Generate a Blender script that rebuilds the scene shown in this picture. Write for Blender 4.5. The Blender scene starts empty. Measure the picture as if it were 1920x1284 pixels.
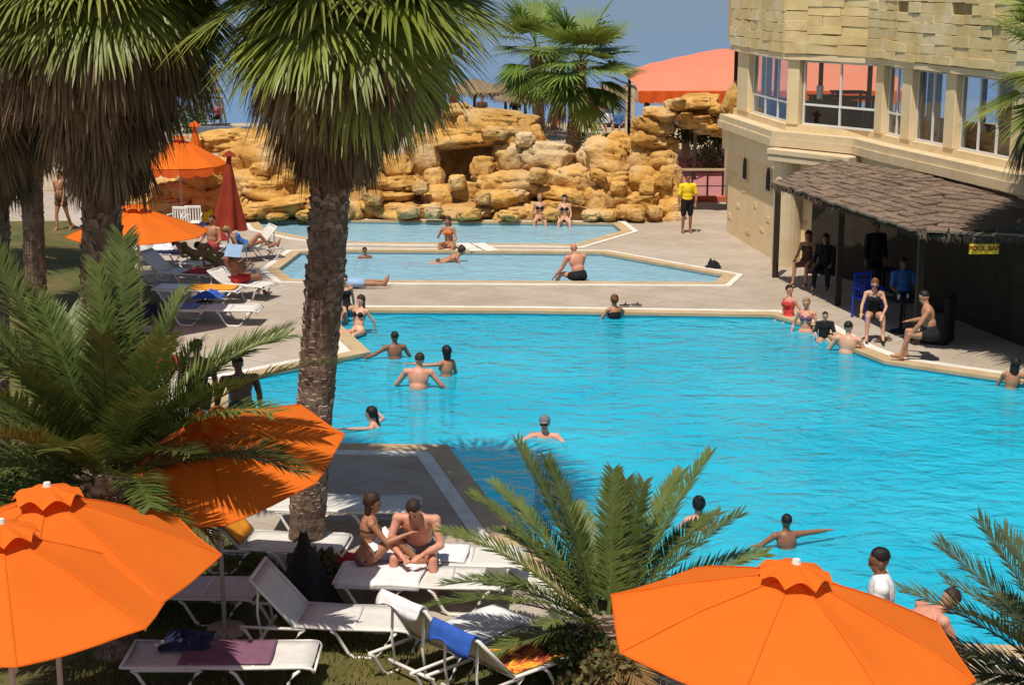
import bpy, bmesh, math, random
from math import sin, cos, tan, radians as R, pi, sqrt, atan2
from mathutils import Vector as V, Matrix, Quaternion, noise
from mathutils.geometry import tessellate_polygon

random.seed(7)
scn = bpy.context.scene
COL = scn.collection

# ------------------------------------------------------------------ camera, sky, sun, exposure
CAM_H, PITCH, FPX, IW, IH = 7.0, R(12.8), 3000.0, 1920.0, 1284.0
cd = bpy.data.cameras.new('camera')
cam = bpy.data.objects.new('camera', cd)
COL.objects.link(cam)
cam.location = (0, 0, CAM_H)
cam.rotation_euler = (pi / 2 - PITCH, 0, 0)
cd.sensor_width = 36.0
cd.lens = 36.0 * FPX / IW
cd.clip_start, cd.clip_end = 0.1, 20000.0
scn.camera = cam

SUN_EL, SUN_DIR = R(66), V((0.37, 0.93, 0)).normalized()      # horizontal direction in which shadows fall
world = bpy.data.worlds.new('World')
scn.world = world
world.use_nodes = True
wn = world.node_tree
bg = wn.nodes['Background']
sky = wn.nodes.new('ShaderNodeTexSky')
sky.sky_type = 'NISHITA'
sky.sun_disc = False
sky.sun_elevation = SUN_EL
sky.sun_rotation = atan2(-SUN_DIR.x, -SUN_DIR.y)
sky.dust_density = 1.2
wn.links.new(sky.outputs['Color'], bg.inputs['Color'])
bg.inputs['Strength'].default_value = 0.080
sd = bpy.data.lights.new('sun', 'SUN')
sun = bpy.data.objects.new('sun', sd)
COL.objects.link(sun)
sd.energy = 4.6
sd.angle = R(0.5)
sd.color = (1.0, 0.93, 0.82)
ld = V((SUN_DIR.x * cos(SUN_EL), SUN_DIR.y * cos(SUN_EL), -sin(SUN_EL)))
sun.rotation_euler = ld.to_track_quat('-Z', 'Y').to_euler()
sun.location = (-20, -30, 40)
vs = scn.view_settings
vs.view_transform = 'Standard'
vs.look = 'None'
vs.exposure = 0.06
vs.gamma = 1.0
vs.use_curve_mapping = False
cy = scn.cycles
cy.max_bounces = 8
cy.transparent_max_bounces = 24
cy.caustics_reflective = False
cy.caustics_refractive = False
cy.use_denoising = True

# ------------------------------------------------------------------ places: a pixel of the survey photo -> a point of the ground
UPV, FWD = V((0, sin(PITCH), cos(PITCH))), V((0, cos(PITCH), -sin(PITCH)))
def ray(px, py):
    return FWD + V((1, 0, 0)) * ((px - IW / 2) / FPX) + UPV * ((IH / 2 - py) / FPX)
def G(px, py, z=0.0):
    d = ray(px, py)
    return V((0, 0, CAM_H)) + d * ((z - CAM_H) / d.z)
def PY(px, py, Y):
    d = ray(px, py)
    return V((0, 0, CAM_H)) + d * (Y / d.y)
def proj(p):
    q = p - V((0, 0, CAM_H))
    w = q.dot(FWD)
    return IW / 2 + FPX * q.x / w, IH / 2 - FPX * q.dot(UPV) / w
def rnd(a, b): return random.uniform(a, b)

# ------------------------------------------------------------------ materials
def principled(name):
    m = bpy.data.materials.new(name)
    m.use_nodes = True
    return m, m.node_tree, m.node_tree.nodes['Principled BSDF']
def rgb(c): return (c[0], c[1], c[2], 1.0)
def N(nt, t, **kw):
    n = nt.nodes.new(t)
    for k, v in kw.items():
        if k in n.inputs: n.inputs[k].default_value = v
        else: setattr(n, k, v)
    return n
def mixc(nt, fac, a, b, mode='MIX'):
    n = nt.nodes.new('ShaderNodeMix'); n.data_type = 'RGBA'; n.blend_type = mode
    for sock, v in ((n.inputs[0], fac), (n.inputs[6], a), (n.inputs[7], b)):
        if hasattr(v, 'is_output'): nt.links.new(v, sock)
        elif isinstance(v, (int, float)): sock.default_value = v
        else: sock.default_value = rgb(v)
    return n.outputs[2]
def noise_out(nt, scale, detail=4, vec=None, rough=0.6):
    n = N(nt, 'ShaderNodeTexNoise', Scale=scale, Detail=detail, Roughness=rough)
    if vec is not None: nt.links.new(vec, n.inputs['Vector'])
    return n.outputs['Fac']
def ramp(nt, fac, lo, hi):
    n = N(nt, 'ShaderNodeMapRange'); n.inputs['From Min'].default_value = lo; n.inputs['From Max'].default_value = hi
    nt.links.new(fac, n.inputs['Value'])
    return n.outputs['Result']
def coords(nt, kind='Object', stretch=None):
    if kind == 'World': o = N(nt, 'ShaderNodeNewGeometry').outputs['Position']
    else: o = N(nt, 'ShaderNodeTexCoord').outputs[kind]
    if stretch:
        m = N(nt, 'ShaderNodeMapping'); m.inputs['Scale'].default_value = stretch
        nt.links.new(o, m.inputs['Vector']); o = m.outputs['Vector']
    return o
def M(name, c1, c2=None, scale=6, rough=0.75, bump=0.0, bscale=None, space='Object', stretch=None, c3=None, rand=0.0, spec=0.3, metal=0.0, transl=0.0, lo=0.35, hi=0.65, bdist=0.02):
    m, nt, p = principled(name)
    vec = coords(nt, space, stretch)
    col = None
    if c2 is not None:
        col = mixc(nt, ramp(nt, noise_out(nt, scale, 5, vec), lo, hi), c1, c2)
        if c3 is not None:
            col = mixc(nt, ramp(nt, noise_out(nt, scale * 0.31, 3, vec), 0.48, 0.68), col, c3)
    if rand > 0:
        oi = N(nt, 'ShaderNodeObjectInfo')
        mr = N(nt, 'ShaderNodeMapRange'); mr.inputs['To Min'].default_value = 1 - rand; mr.inputs['To Max'].default_value = 1 + rand
        nt.links.new(oi.outputs['Random'], mr.inputs['Value'])
        hs = N(nt, 'ShaderNodeHueSaturation')
        if col is None: hs.inputs['Color'].default_value = rgb(c1)
        else: nt.links.new(col, hs.inputs['Color'])
        nt.links.new(mr.outputs['Result'], hs.inputs['Value'])
        col = hs.outputs['Color']
    if col is None: p.inputs['Base Color'].default_value = rgb(c1)
    else: nt.links.new(col, p.inputs['Base Color'])
    p.inputs['Roughness'].default_value = rough
    p.inputs['Specular IOR Level'].default_value = spec
    p.inputs['Metallic'].default_value = metal
    if bump > 0:
        b = N(nt, 'ShaderNodeBump', Strength=bump, Distance=bdist)
        nt.links.new(noise_out(nt, bscale or scale * 3, 6, vec, 0.65), b.inputs['Height'])
        nt.links.new(b.outputs['Normal'], p.inputs['Normal'])
    if transl > 0:
        t = N(nt, 'ShaderNodeBsdfTranslucent'); mx = N(nt, 'ShaderNodeMixShader'); mx.inputs[0].default_value = transl
        if col is None: t.inputs['Color'].default_value = rgb(c1)
        else: nt.links.new(col, t.inputs['Color'])
        nt.links.new(p.outputs[0], mx.inputs[1]); nt.links.new(t.outputs[0], mx.inputs[2])
        nt.links.new(mx.outputs[0], nt.nodes['Material Output'].inputs['Surface'])
    return m

MT = {}
MT['deck'] = M('deck_stone', (0.43, 0.355, 0.28), (0.36, 0.29, 0.225), 0.9, 0.85, 0.25, 30, 'World', c3=(0.45, 0.385, 0.32))
MT['coping'] = M('coping_tile', (0.50, 0.37, 0.22), (0.42, 0.29, 0.16), 2.5, 0.7, 0.2, 25, 'World')
MT['white_line'] = M('white_paint', (0.74, 0.70, 0.63), (0.60, 0.55, 0.47), 3, 0.7, 0, space='World')
MT['sand'] = M('beach_sand', (0.46, 0.37, 0.25), (0.36, 0.28, 0.18), 0.5, 0.95, 0.3, 20, 'World')
MT['lawn'] = M('lawn_soil', (0.090, 0.080, 0.022), (0.15, 0.115, 0.04), 2.2, 0.95, 0.5, 40, 'World', c3=(0.055, 0.075, 0.015))
MT['grass'] = M('grass_blade', (0.10, 0.115, 0.02), (0.20, 0.16, 0.045), 1.5, 0.8, 0, space='World', transl=0.25)
MT['rock'] = M('golden_rock', (0.62, 0.36, 0.105), (0.47, 0.235, 0.05), 1.9, 0.9, 1.0, 8, 'World', c3=(0.62, 0.45, 0.25), rand=0.10, bdist=0.08, lo=.42, hi=.6)
MT['wallstone'] = M('wall_limestone', (0.72, 0.545, 0.27), (0.61, 0.435, 0.19), 2.5, 0.9, 0.5, 14, 'World', rand=0.06, c3=(0.74, 0.60, 0.36))
MT['wallplaster'] = M('wall_render', (0.78, 0.61, 0.37), (0.70, 0.52, 0.29), 1.2, 0.9, 0.35, 12, 'World')
MT['ledge'] = M('ledge_stone', (0.64, 0.51, 0.33), (0.56, 0.43, 0.25), 2.0, 0.85, 0.25, 16, 'World')
MT['joint'] = M('recessed_mortar', (0.40, 0.29, 0.14), (0.32, 0.22, 0.10), 3, 0.95, 0.2, 18, 'World')
MT['frame'] = M('white_aluminium', (0.72, 0.70, 0.66), rough=0.45)
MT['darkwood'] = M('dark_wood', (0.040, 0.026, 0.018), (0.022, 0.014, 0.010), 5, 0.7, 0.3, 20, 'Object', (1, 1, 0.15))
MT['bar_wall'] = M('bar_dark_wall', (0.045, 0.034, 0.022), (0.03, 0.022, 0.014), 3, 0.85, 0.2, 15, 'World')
MT['thatch'] = M('thatch_strip', (0.225, 0.16, 0.115), (0.13, 0.09, 0.062), 14, 0.95, 0.8, 40, 'World', (1, 1, 2), rand=0.22)
MT['straw'] = M('beach_straw', (0.26, 0.19, 0.11), (0.18, 0.12, 0.07), 6, 0.95, 0.8, 30, 'World')
MT['orange'] = M('orange_canvas', (0.80, 0.175, 0.018), (0.77, 0.160, 0.015), 1.5, 0.85, 0.10, 5, 'Object', transl=0.28, bdist=0.03, spec=0.15)
MT['orange_valance'] = M('orange_red_canvas', (0.80, 0.14, 0.02), (0.72, 0.11, 0.015), 3, 0.85, 0, transl=0.25)
MT['salmon'] = M('salmon_canvas', (0.80, 0.27, 0.16), (0.76, 0.24, 0.14), 1.0, 0.8, 0, transl=0.2)
MT['rust'] = M('rust_canvas', (0.31, 0.038, 0.016), (0.23, 0.026, 0.010), 3, 0.85, 0.2, 8, transl=0.1)
MT['black_cloth'] = M('black_cloth', (0.012, 0.012, 0.015), (0.022, 0.02, 0.02), 4, 0.9, 0.2, 12)
MT['pole'] = M('pole_paint', (0.42, 0.35, 0.29), rough=0.5)
MT['white_plastic'] = M('white_plastic', (0.74, 0.71, 0.66), (0.66, 0.62, 0.56), 4, 0.45)
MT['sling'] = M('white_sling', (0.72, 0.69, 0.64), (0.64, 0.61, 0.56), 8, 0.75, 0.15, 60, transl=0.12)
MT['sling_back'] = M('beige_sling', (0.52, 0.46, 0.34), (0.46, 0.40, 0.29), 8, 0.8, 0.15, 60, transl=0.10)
MT['grey_mat'] = M('grey_mat', (0.16, 0.145, 0.12), (0.12, 0.11, 0.09), 10, 0.9)
MT['bark'] = M('palm_bark', (0.20, 0.135, 0.09), (0.11, 0.07, 0.045), 7, 0.95, 0.9, 22, 'Object', c3=(0.28, 0.20, 0.145), bdist=0.04)
MT['scale'] = M('palm_bark_scale', (0.31, 0.215, 0.15), (0.12, 0.075, 0.05), 9.0, 0.95, 0.5, 30, 'Object', c3=(0.40, 0.30, 0.23))
MT['fan'] = M('fan_leaf', (0.185, 0.225, 0.030), (0.29, 0.30, 0.070), 1.2, 0.45, 0, space='Object', rand=0.34, transl=0.33, spec=0.4)
MT['fan_far'] = M('far_fan_leaf', (0.11, 0.195, 0.025), (0.19, 0.25, 0.05), 1.0, 0.55, 0, rand=0.30, transl=0.25)
MT['dead'] = M('dead_leaf', (0.15, 0.092, 0.048), (0.28, 0.19, 0.105), 3, 0.9, 0, space='Object', rand=0.45, transl=0.10)
MT['petiole'] = M('petiole', (0.20, 0.16, 0.03), (0.13, 0.10, 0.03), 2, 0.6)
MT['date'] = M('date_leaf', (0.075, 0.112, 0.022), (0.17, 0.195, 0.050), 1.6, 0.5, 0, space='Object', rand=0.28, transl=0.2, spec=0.4)
MT['date_grey'] = M('grey_date_leaf', (0.085, 0.12, 0.05), (0.15, 0.17, 0.075), 1.6, 0.5, 0, space='Object', rand=0.2, transl=0.2)
MT['date_dry'] = M('dry_date_leaf', (0.22, 0.13, 0.045), (0.14, 0.08, 0.03), 2, 0.8, 0, rand=0.2, transl=0.15)
MT['bush'] = M('bush_leaf', (0.045, 0.085, 0.018), (0.085, 0.115, 0.03), 3, 0.65, 0, space='World', transl=0.2)
MT['bush_dry'] = M('dry_bush_leaf', (0.19, 0.16, 0.06), (0.12, 0.11, 0.04), 3, 0.8, 0, space='World', transl=0.2)
MT['glass'] = None
MT['pink_paving'] = M('pink_paving', (0.40, 0.17, 0.16), (0.33, 0.13, 0.13), 2, 0.9, 0.1, 10, 'World')
MT['red_kerb'] = M('red_kerb', (0.50, 0.13, 0.06), (0.42, 0.10, 0.05), 3, 0.8)
MT['grey_wall'] = M('grey_blue_wall', (0.15, 0.18, 0.23), (0.12, 0.14, 0.18), 2, 0.9)
MT['cream'] = M('cream_post', (0.56, 0.45, 0.28), (0.50, 0.39, 0.23), 3, 0.8)
MT['yellow_sign'] = M('yellow_sign', (0.80, 0.48, 0.03), rough=0.5)
MT['red_letter'] = M('sign_letter', (0.28, 0.05, 0.01), rough=0.6)
def cloth(name, c, transl=0.0):
    MT[name] = M(name, c, tuple(x * 0.82 for x in c), 9, 0.9, 0.25, 25, transl=transl); return MT[name]
for nm, c in {'towel_blue': (0.03, 0.10, 0.42), 'towel_sky': (0.12, 0.22, 0.45), 'towel_orange': (0.80, 0.30, 0.02), 'towel_white': (0.78, 0.76, 0.76),
              'towel_purple': (0.20, 0.09, 0.14), 'towel_navy': (0.02, 0.025, 0.07), 'towel_red': (0.45, 0.03, 0.03), 'cloth_yellow': (0.85, 0.62, 0.02),
              'cloth_black': (0.012, 0.012, 0.014), 'cloth_white': (0.78, 0.77, 0.78), 'cloth_red': (0.55, 0.05, 0.04), 'cloth_blue': (0.05, 0.14, 0.38),
              'cloth_skyblue': (0.30, 0.45, 0.65), 'cloth_green': (0.12, 0.16, 0.07), 'cloth_pink': (0.65, 0.13, 0.20), 'cloth_orange': (0.75, 0.16, 0.03),
              'cloth_grey': (0.18, 0.18, 0.20), 'cloth_brown': (0.10, 0.05, 0.03), 'chair_blue': (0.02, 0.06, 0.55), 'cloth_olive': (0.20, 0.15, 0.04)}.items(): cloth(nm, c)
def skin(name, c): MT[name] = M(name, c, (c[0] * 0.84, c[1] * 0.72, c[2] * 0.66), 5, 0.48, 0.12, 40, spec=0.35, rand=0.10, lo=.40, hi=.62)
skin('skin_fair', (0.62, 0.36, 0.25)); skin('skin_pink', (0.60, 0.29, 0.20)); skin('skin_tan', (0.42, 0.205, 0.115)); skin('skin_brown', (0.27, 0.125, 0.07)); skin('skin_dark', (0.14, 0.07, 0.045))
for nm, c in {'hair_black': (0.012, 0.009, 0.008), 'hair_brown': (0.045, 0.022, 0.012), 'hair_red': (0.20, 0.07, 0.025), 'hair_blond': (0.34, 0.21, 0.085), 'hair_grey': (0.30, 0.27, 0.25)}.items():
    MT[nm] = M(nm, c, tuple(x * 0.6 for x in c), 25, 0.55, 0.5, 40, stretch=(1, 1, 0.25))
MT['eye'] = M('eye', (0.02, 0.015, 0.012), rough=0.2)
MT['lip'] = M('lip', (0.34, 0.11, 0.09), rough=0.5)

def towel_print():
    m, nt, p = principled('towel_print')
    v = coords(nt)
    n = N(nt, 'ShaderNodeTexNoise', Scale=4.5, Detail=3, Distortion=1.2); nt.links.new(v, n.inputs['Vector'])
    cr = N(nt, 'ShaderNodeValToRGB'); nt.links.new(n.outputs['Fac'], cr.inputs['Fac'])
    e = cr.color_ramp.elements
    e[0].position = 0.34; e[0].color = (0.04, 0.02, 0.02, 1); e[1].position = 0.70; e[1].color = (0.78, 0.42, 0.02, 1)
    for ps, c in ((0.42, (0.45, 0.05, 0.02, 1)), (0.50, (0.75, 0.20, 0.02, 1)), (0.56, (0.80, 0.52, 0.03, 1)), (0.62, (0.55, 0.07, 0.02, 1))):
        k = e.new(ps); k.color = c
    nt.links.new(cr.outputs['Color'], p.inputs['Base Color']); p.inputs['Roughness'].default_value = 0.9
    MT['towel_print'] = m
towel_print()
def glass():
    m, nt, p = principled('window_glass')
    nt.nodes.remove(p)
    tr = N(nt, 'ShaderNodeBsdfTransparent'); tr.inputs['Color'].default_value = (0.90, 0.92, 0.93, 1)
    gl = N(nt, 'ShaderNodeBsdfGlossy'); gl.inputs['Roughness'].default_value = 0.02
    lw = N(nt, 'ShaderNodeLayerWeight'); lw.inputs['Blend'].default_value = 0.5
    pw = N(nt, 'ShaderNodeMath', operation='POWER'); pw.inputs[1].default_value = 4.0; nt.links.new(lw.outputs['Facing'], pw.inputs[0])
    fr = N(nt, 'ShaderNodeMath', operation='MULTIPLY_ADD'); fr.inputs[1].default_value = 0.7; fr.inputs[2].default_value = 0.04; nt.links.new(pw.outputs[0], fr.inputs[0])
    mx = N(nt, 'ShaderNodeMixShader')
    nt.links.new(fr.outputs[0], mx.inputs[0]); nt.links.new(tr.outputs[0], mx.inputs[1]); nt.links.new(gl.outputs[0], mx.inputs[2])
    nt.links.new(mx.outputs[0], nt.nodes['Material Output'].inputs['Surface'])
    MT['glass'] = m
glass()
def water(name, tint, body, bodymix, scale, strength, dist, gloss_rough=0.06, lightc=None):
    # tinted clear water over a real basin, with suspended scatter, surface ripples and sky reflection
    m, nt, p = principled(name)
    nt.nodes.remove(p)
    pos = coords(nt, 'World', (1.0, 1.45, 1))
    n1 = N(nt, 'ShaderNodeTexNoise', Scale=scale, Detail=3, Roughness=0.55, Distortion=0.6); nt.links.new(pos, n1.inputs['Vector'])
    n2 = N(nt, 'ShaderNodeTexNoise', Scale=scale * 0.28, Detail=2, Roughness=0.5, Distortion=0.4); nt.links.new(pos, n2.inputs['Vector'])
    ad = N(nt, 'ShaderNodeMath', operation='ADD'); nt.links.new(n1.outputs['Fac'], ad.inputs[0]); nt.links.new(n2.outputs['Fac'], ad.inputs[1]); n2.inputs['Scale'].default_value = scale * 0.36
    b = N(nt, 'ShaderNodeBump', Strength=strength, Distance=dist); nt.links.new(ad.outputs[0], b.inputs['Height'])
    tr = N(nt, 'ShaderNodeBsdfTransparent'); tr.inputs['Color'].default_value = rgb(tint)
    df = N(nt, 'ShaderNodeBsdfDiffuse'); nt.links.new(b.outputs['Normal'], df.inputs['Normal'])
    big = noise_out(nt, 0.16, 3, coords(nt, 'World'))
    bc = mixc(nt, ramp(nt, big, 0.35, 0.68), body, lightc or body)
    nt.links.new(bc, df.inputs['Color'])
    b2 = N(nt, 'ShaderNodeBump', Strength=strength * 0.45, Distance=dist); nt.links.new(ad.outputs[0], b2.inputs['Height'])
    gl = N(nt, 'ShaderNodeBsdfGlossy'); gl.inputs['Roughness'].default_value = gloss_rough; nt.links.new(b2.outputs['Normal'], gl.inputs['Normal'])
    fr = N(nt, 'ShaderNodeFresnel'); fr.inputs['IOR'].default_value = 1.33; nt.links.new(b2.outputs['Normal'], fr.inputs['Normal'])
    m1 = N(nt, 'ShaderNodeMixShader'); m1.inputs[0].default_value = bodymix
    nt.links.new(tr.outputs[0], m1.inputs[1]); nt.links.new(df.outputs[0], m1.inputs[2])
    m2 = N(nt, 'ShaderNodeMixShader'); nt.links.new(fr.outputs[0], m2.inputs[0])
    nt.links.new(m1.outputs[0], m2.inputs[1]); nt.links.new(gl.outputs[0], m2.inputs[2])
    nt.links.new(m2.outputs[0], nt.nodes['Material Output'].inputs['Surface'])
    MT[name] = m
def deck_joints():
    # paving slabs: thin recessed joints, damp and worn patches of their own
    m = MT['deck']; nt = m.node_tree; p = nt.nodes['Principled BSDF']
    src = p.inputs['Base Color'].links[0].from_socket
    br = N(nt, 'ShaderNodeTexBrick', Scale=1.0); br.inputs['Mortar Size'].default_value = 0.012; br.inputs['Brick Width'].default_value = 0.9; br.inputs['Row Height'].default_value = 0.6
    br.inputs['Color1'].default_value = (1, 1, 1, 1); br.inputs['Color2'].default_value = (0.93, 0.93, 0.92, 1); br.inputs['Mortar'].default_value = (0.72, 0.70, 0.67, 1)
    mp = N(nt, 'ShaderNodeMapping'); mp.inputs['Rotation'].default_value = (0, 0, 0.62); nt.links.new(coords(nt, 'World'), mp.inputs['Vector']); nt.links.new(mp.outputs['Vector'], br.inputs['Vector'])
    c = mixc(nt, 1.0, src, br.outputs['Color'], 'MULTIPLY')
    st = ramp(nt, noise_out(nt, 0.38, 6, coords(nt, 'World'), 0.7), 0.56, 0.70)
    k = N(nt, 'ShaderNodeMath', operation='MULTIPLY'); k.inputs[1].default_value = 0.28; nt.links.new(st, k.inputs[0])
    c2 = mixc(nt, k.outputs[0], c, (0.27, 0.21, 0.155))
    nt.links.new(c2, p.inputs['Base Color'])
deck_joints()
water('pool_water', (0.26, 0.86, 0.95), (0.010, 0.48, 0.70), 0.64, 2.2, 0.78, 0.18, 0.12, (0.055, 0.63, 0.84))
water('shallow_water', (0.74, 0.93, 0.96), (0.26, 0.57, 0.74), 0.64, 3.2, 0.8, 0.12, 0.40, (0.32, 0.63, 0.78))
water('sea_water', (0.5, 0.7, 0.8), (0.11, 0.26, 0.55), 0.97, 0.55, 0.7, 0.22, 0.2, (0.13, 0.30, 0.62))
MT['basin'] = M('basin_tile', (0.14, 0.62, 0.76), (0.22, 0.72, 0.82), 0.9, 0.5, 0, space='World')
MT['basin_shallow'] = M('shallow_basin_tile', (0.48, 0.66, 0.70), (0.56, 0.74, 0.78), 1.2, 0.5, 0, space='World')

# ------------------------------------------------------------------ mesh helpers
def tag(o, label=None, cat=None, group=None, kind=None):
    if label: o['label'] = label
    if cat: o['category'] = cat
    if group: o['group'] = group
    if kind: o['kind'] = kind
    return o
def empty(name, loc, rz=0.0, label=None, cat=None, group=None):
    o = bpy.data.objects.new(name, None); COL.objects.link(o)
    o.location = loc; o.rotation_euler = (0, 0, rz); o.empty_display_size = 0.2
    return tag(o, label, cat, group)
def link(name, me, m, parent=None, smooth=False):
    if m is not None and not me.materials: me.materials.append(m)
    o = bpy.data.objects.new(name, me); COL.objects.link(o)
    if parent is not None: o.parent = parent
    if smooth: me.polygons.foreach_set('use_smooth', [True] * len(me.polygons))
    return o
def build(name, bm, m, parent=None, smooth=False):
    me = bpy.data.meshes.new(name); bm.to_mesh(me); bm.free()
    return link(name, me, m, parent, smooth)
def pyd(name, vs_, fs_, m, parent=None, smooth=False):
    me = bpy.data.meshes.new(name); me.from_pydata(vs_, [], fs_); me.update()
    return link(name, me, m, parent, smooth)
def add_box(bm, c, s, mat=None, bev=0.0):
    r = bmesh.ops.create_cube(bm, size=1.0)
    T = Matrix.Translation(c) @ (mat or Matrix.Identity(4)) @ Matrix.Diagonal((s[0], s[1], s[2], 1))
    bmesh.ops.transform(bm, matrix=T, verts=r['verts'])
    if bev:
        es = list({e for v in r['verts'] for e in v.link_edges})
        bmesh.ops.bevel(bm, geom=es, offset=bev, segments=1, affect='EDGES')
def add_tube(bm, pts, r, seg=8, closed_ends=True):
    pts = [V(p) for p in pts]; rings = []
    rr = r if isinstance(r, (list, tuple)) else [r] * len(pts)
    up = V((0, 0, 1)); last = None
    for i, p in enumerate(pts):
        d = (pts[min(i + 1, len(pts) - 1)] - pts[max(i - 1, 0)]).normalized()
        a = d.cross(last if last is not None else (up if abs(d.z) < 0.95 else V((1, 0, 0))))
        if a.length < 1e-4: a = d.cross(V((0.3, 1, 0.1)))
        a.normalize(); b = d.cross(a).normalized()
        last = -b if last is None else last
        rings.append([bm.verts.new(p + (a * cos(2 * pi * k / seg) + b * sin(2 * pi * k / seg)) * rr[i]) for k in range(seg)])
    for A, B in zip(rings, rings[1:]):
        for k in range(seg):
            bm.faces.new((A[k], A[(k + 1) % seg], B[(k + 1) % seg], B[k]))
    if closed_ends:
        bm.faces.new(rings[0][::-1]); bm.faces.new(rings[-1])
def capsule(bm, p0, r0, p1, r1, seg=12, rings=4):
    p0, p1 = V(p0), V(p1); d = p1 - p0
    L = d.length
    q = d.to_track_quat('Z', 'Y').to_matrix() if L > 1e-6 else Matrix.Identity(3)
    prof = [(-r0 * cos(pi / 2 * k / rings), r0 * sin(pi / 2 * k / rings)) for k in range(1, rings + 1)]
    prof += [(L + r1 * sin(pi / 2 * k / rings), r1 * cos(pi / 2 * k / rings)) for k in range(0, rings)]
    lo = bm.verts.new(p0 + q @ V((0, 0, -r0))); hi = bm.verts.new(p0 + q @ V((0, 0, L + r1)))
    rs = [[bm.verts.new(p0 + q @ V((r * cos(2 * pi * k / seg), r * sin(2 * pi * k / seg), z))) for k in range(seg)] for z, r in prof]
    for k in range(seg):
        bm.faces.new((lo, rs[0][(k + 1) % seg], rs[0][k])); bm.faces.new((hi, rs[-1][k], rs[-1][(k + 1) % seg]))
    for A, B in zip(rs, rs[1:]):
        for k in range(seg): bm.faces.new((A[k], A[(k + 1) % seg], B[(k + 1) % seg], B[k]))
def ellipsoid(bm, c, rad, zdir=(0, 0, 1), ydir=(0, 1, 0), seg=16):
    z = V(zdir).normalized(); y = V(ydir); x = y.cross(z)
    if x.length < 1e-4: x = V((1, 0, 0))
    x.normalize(); y = z.cross(x)
    mt = Matrix(((x.x, y.x, z.x), (x.y, y.y, z.y), (x.z, y.z, z.z))).to_4x4()
    r = bmesh.ops.create_uvsphere(bm, u_segments=seg, v_segments=max(8, seg * 2 // 3), radius=1.0)
    bmesh.ops.transform(bm, matrix=Matrix.Translation(c) @ mt @ Matrix.Diagonal((rad[0], rad[1], rad[2], 1)), verts=r['verts'])
def area2(p): return sum(p[i].x * p[(i + 1) % len(p)].y - p[(i + 1) % len(p)].x * p[i].y for i in range(len(p)))
def offset(poly, d, closed=True):
    # outward (d > 0) for a counter-clockwise outline; to the right-hand side of an open line
    n = len(poly); out = []
    for i in range(n):
        a, b, c = poly[(i - 1) % n], poly[i], poly[(i + 1) % n]
        if not closed and i == 0: a = b - (c - b)
        if not closed and i == n - 1: c = b + (b - a)
        u, w = (b - a).normalized(), (c - b).normalized()
        n1, n2 = V((u.y, -u.x, 0)), V((w.y, -w.x, 0))
        k = n1 + n2
        k = k / max(0.35, k.dot(n1)) if k.length > 1e-5 else n1
        out.append(V((b.x + k.x * d, b.y + k.y * d, 0)))
    return out
def ring(name, inner, outer, z0, z1, m, parent=None):
    n = len(inner)
    vs_ = [(p.x, p.y, z1) for p in inner] + [(p.x, p.y, z1) for p in outer] + [(p.x, p.y, z0) for p in outer] + [(p.x, p.y, z0) for p in inner]
    fs_ = []
    for i in range(n):
        j = (i + 1) % n
        fs_ += [(i, n + i, n + j, j), (n + i, 2 * n + i, 2 * n + j, n + j), (3 * n + i, i, j, 3 * n + j)]
    return pyd(name, vs_, fs_, m, parent)
def sheet(name, outline, holes, z, m, parent=None):
    loops = [[V((p.x, p.y, 0)) for p in l] for l in [outline] + holes]
    flat = [p for l in loops for p in l]
    tris = tessellate_polygon(loops)
    fs_ = []
    for t in tris:
        a, b, c = (flat[i] for i in t)
        fs_.append(t if (b - a).cross(c - a).z > 0 else t[::-1])
    return pyd(name, [(p.x, p.y, z) for p in flat], fs_, m, parent)
def band(name, line, d_in, d_out, z0, z1, m, parent=None, z1in=None):
    # a mitred strip that follows an open line
    a, b = offset(line, d_in, False), offset(line, d_out, False)
    n = len(line); zi = z1 if z1in is None else z1in
    vs_ = [(p.x, p.y, z0) for p in a] + [(p.x, p.y, z0) for p in b] + [(p.x, p.y, z1) for p in b] + [(p.x, p.y, zi) for p in a]
    fs_ = []
    for i in range(n - 1):
        for k in range(4):
            k2 = (k + 1) % 4
            fs_.append((k * n + i, k * n + i + 1, k2 * n + i + 1, k2 * n + i))
    fs_ += [(0, n, 2 * n, 3 * n), (n - 1, 4 * n - 1, 3 * n - 1, 2 * n - 1)]
    o = pyd(name, vs_, fs_, m, parent)
    bm = bmesh.new(); bm.from_mesh(o.data); bmesh.ops.recalc_face_normals(bm, faces=bm.faces); bm.to_mesh(o.data); bm.free()
    return o
def oriented(u, up=V((0, 0, 1))):
    # matrix whose x axis runs along u
    u = V(u).normalized(); y = up.cross(u).normalized(); z = u.cross(y)
    return Matrix(((u.x, y.x, z.x, 0), (u.y, y.y, z.y, 0), (u.z, y.z, z.z, 0), (0, 0, 0, 1)))
def copy_tree(o, parent=None):
    c = o.copy(); COL.objects.link(c)
    if parent is not None: c.parent = parent
    for ch in list(o.children): copy_tree(ch, c)
    return c
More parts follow.
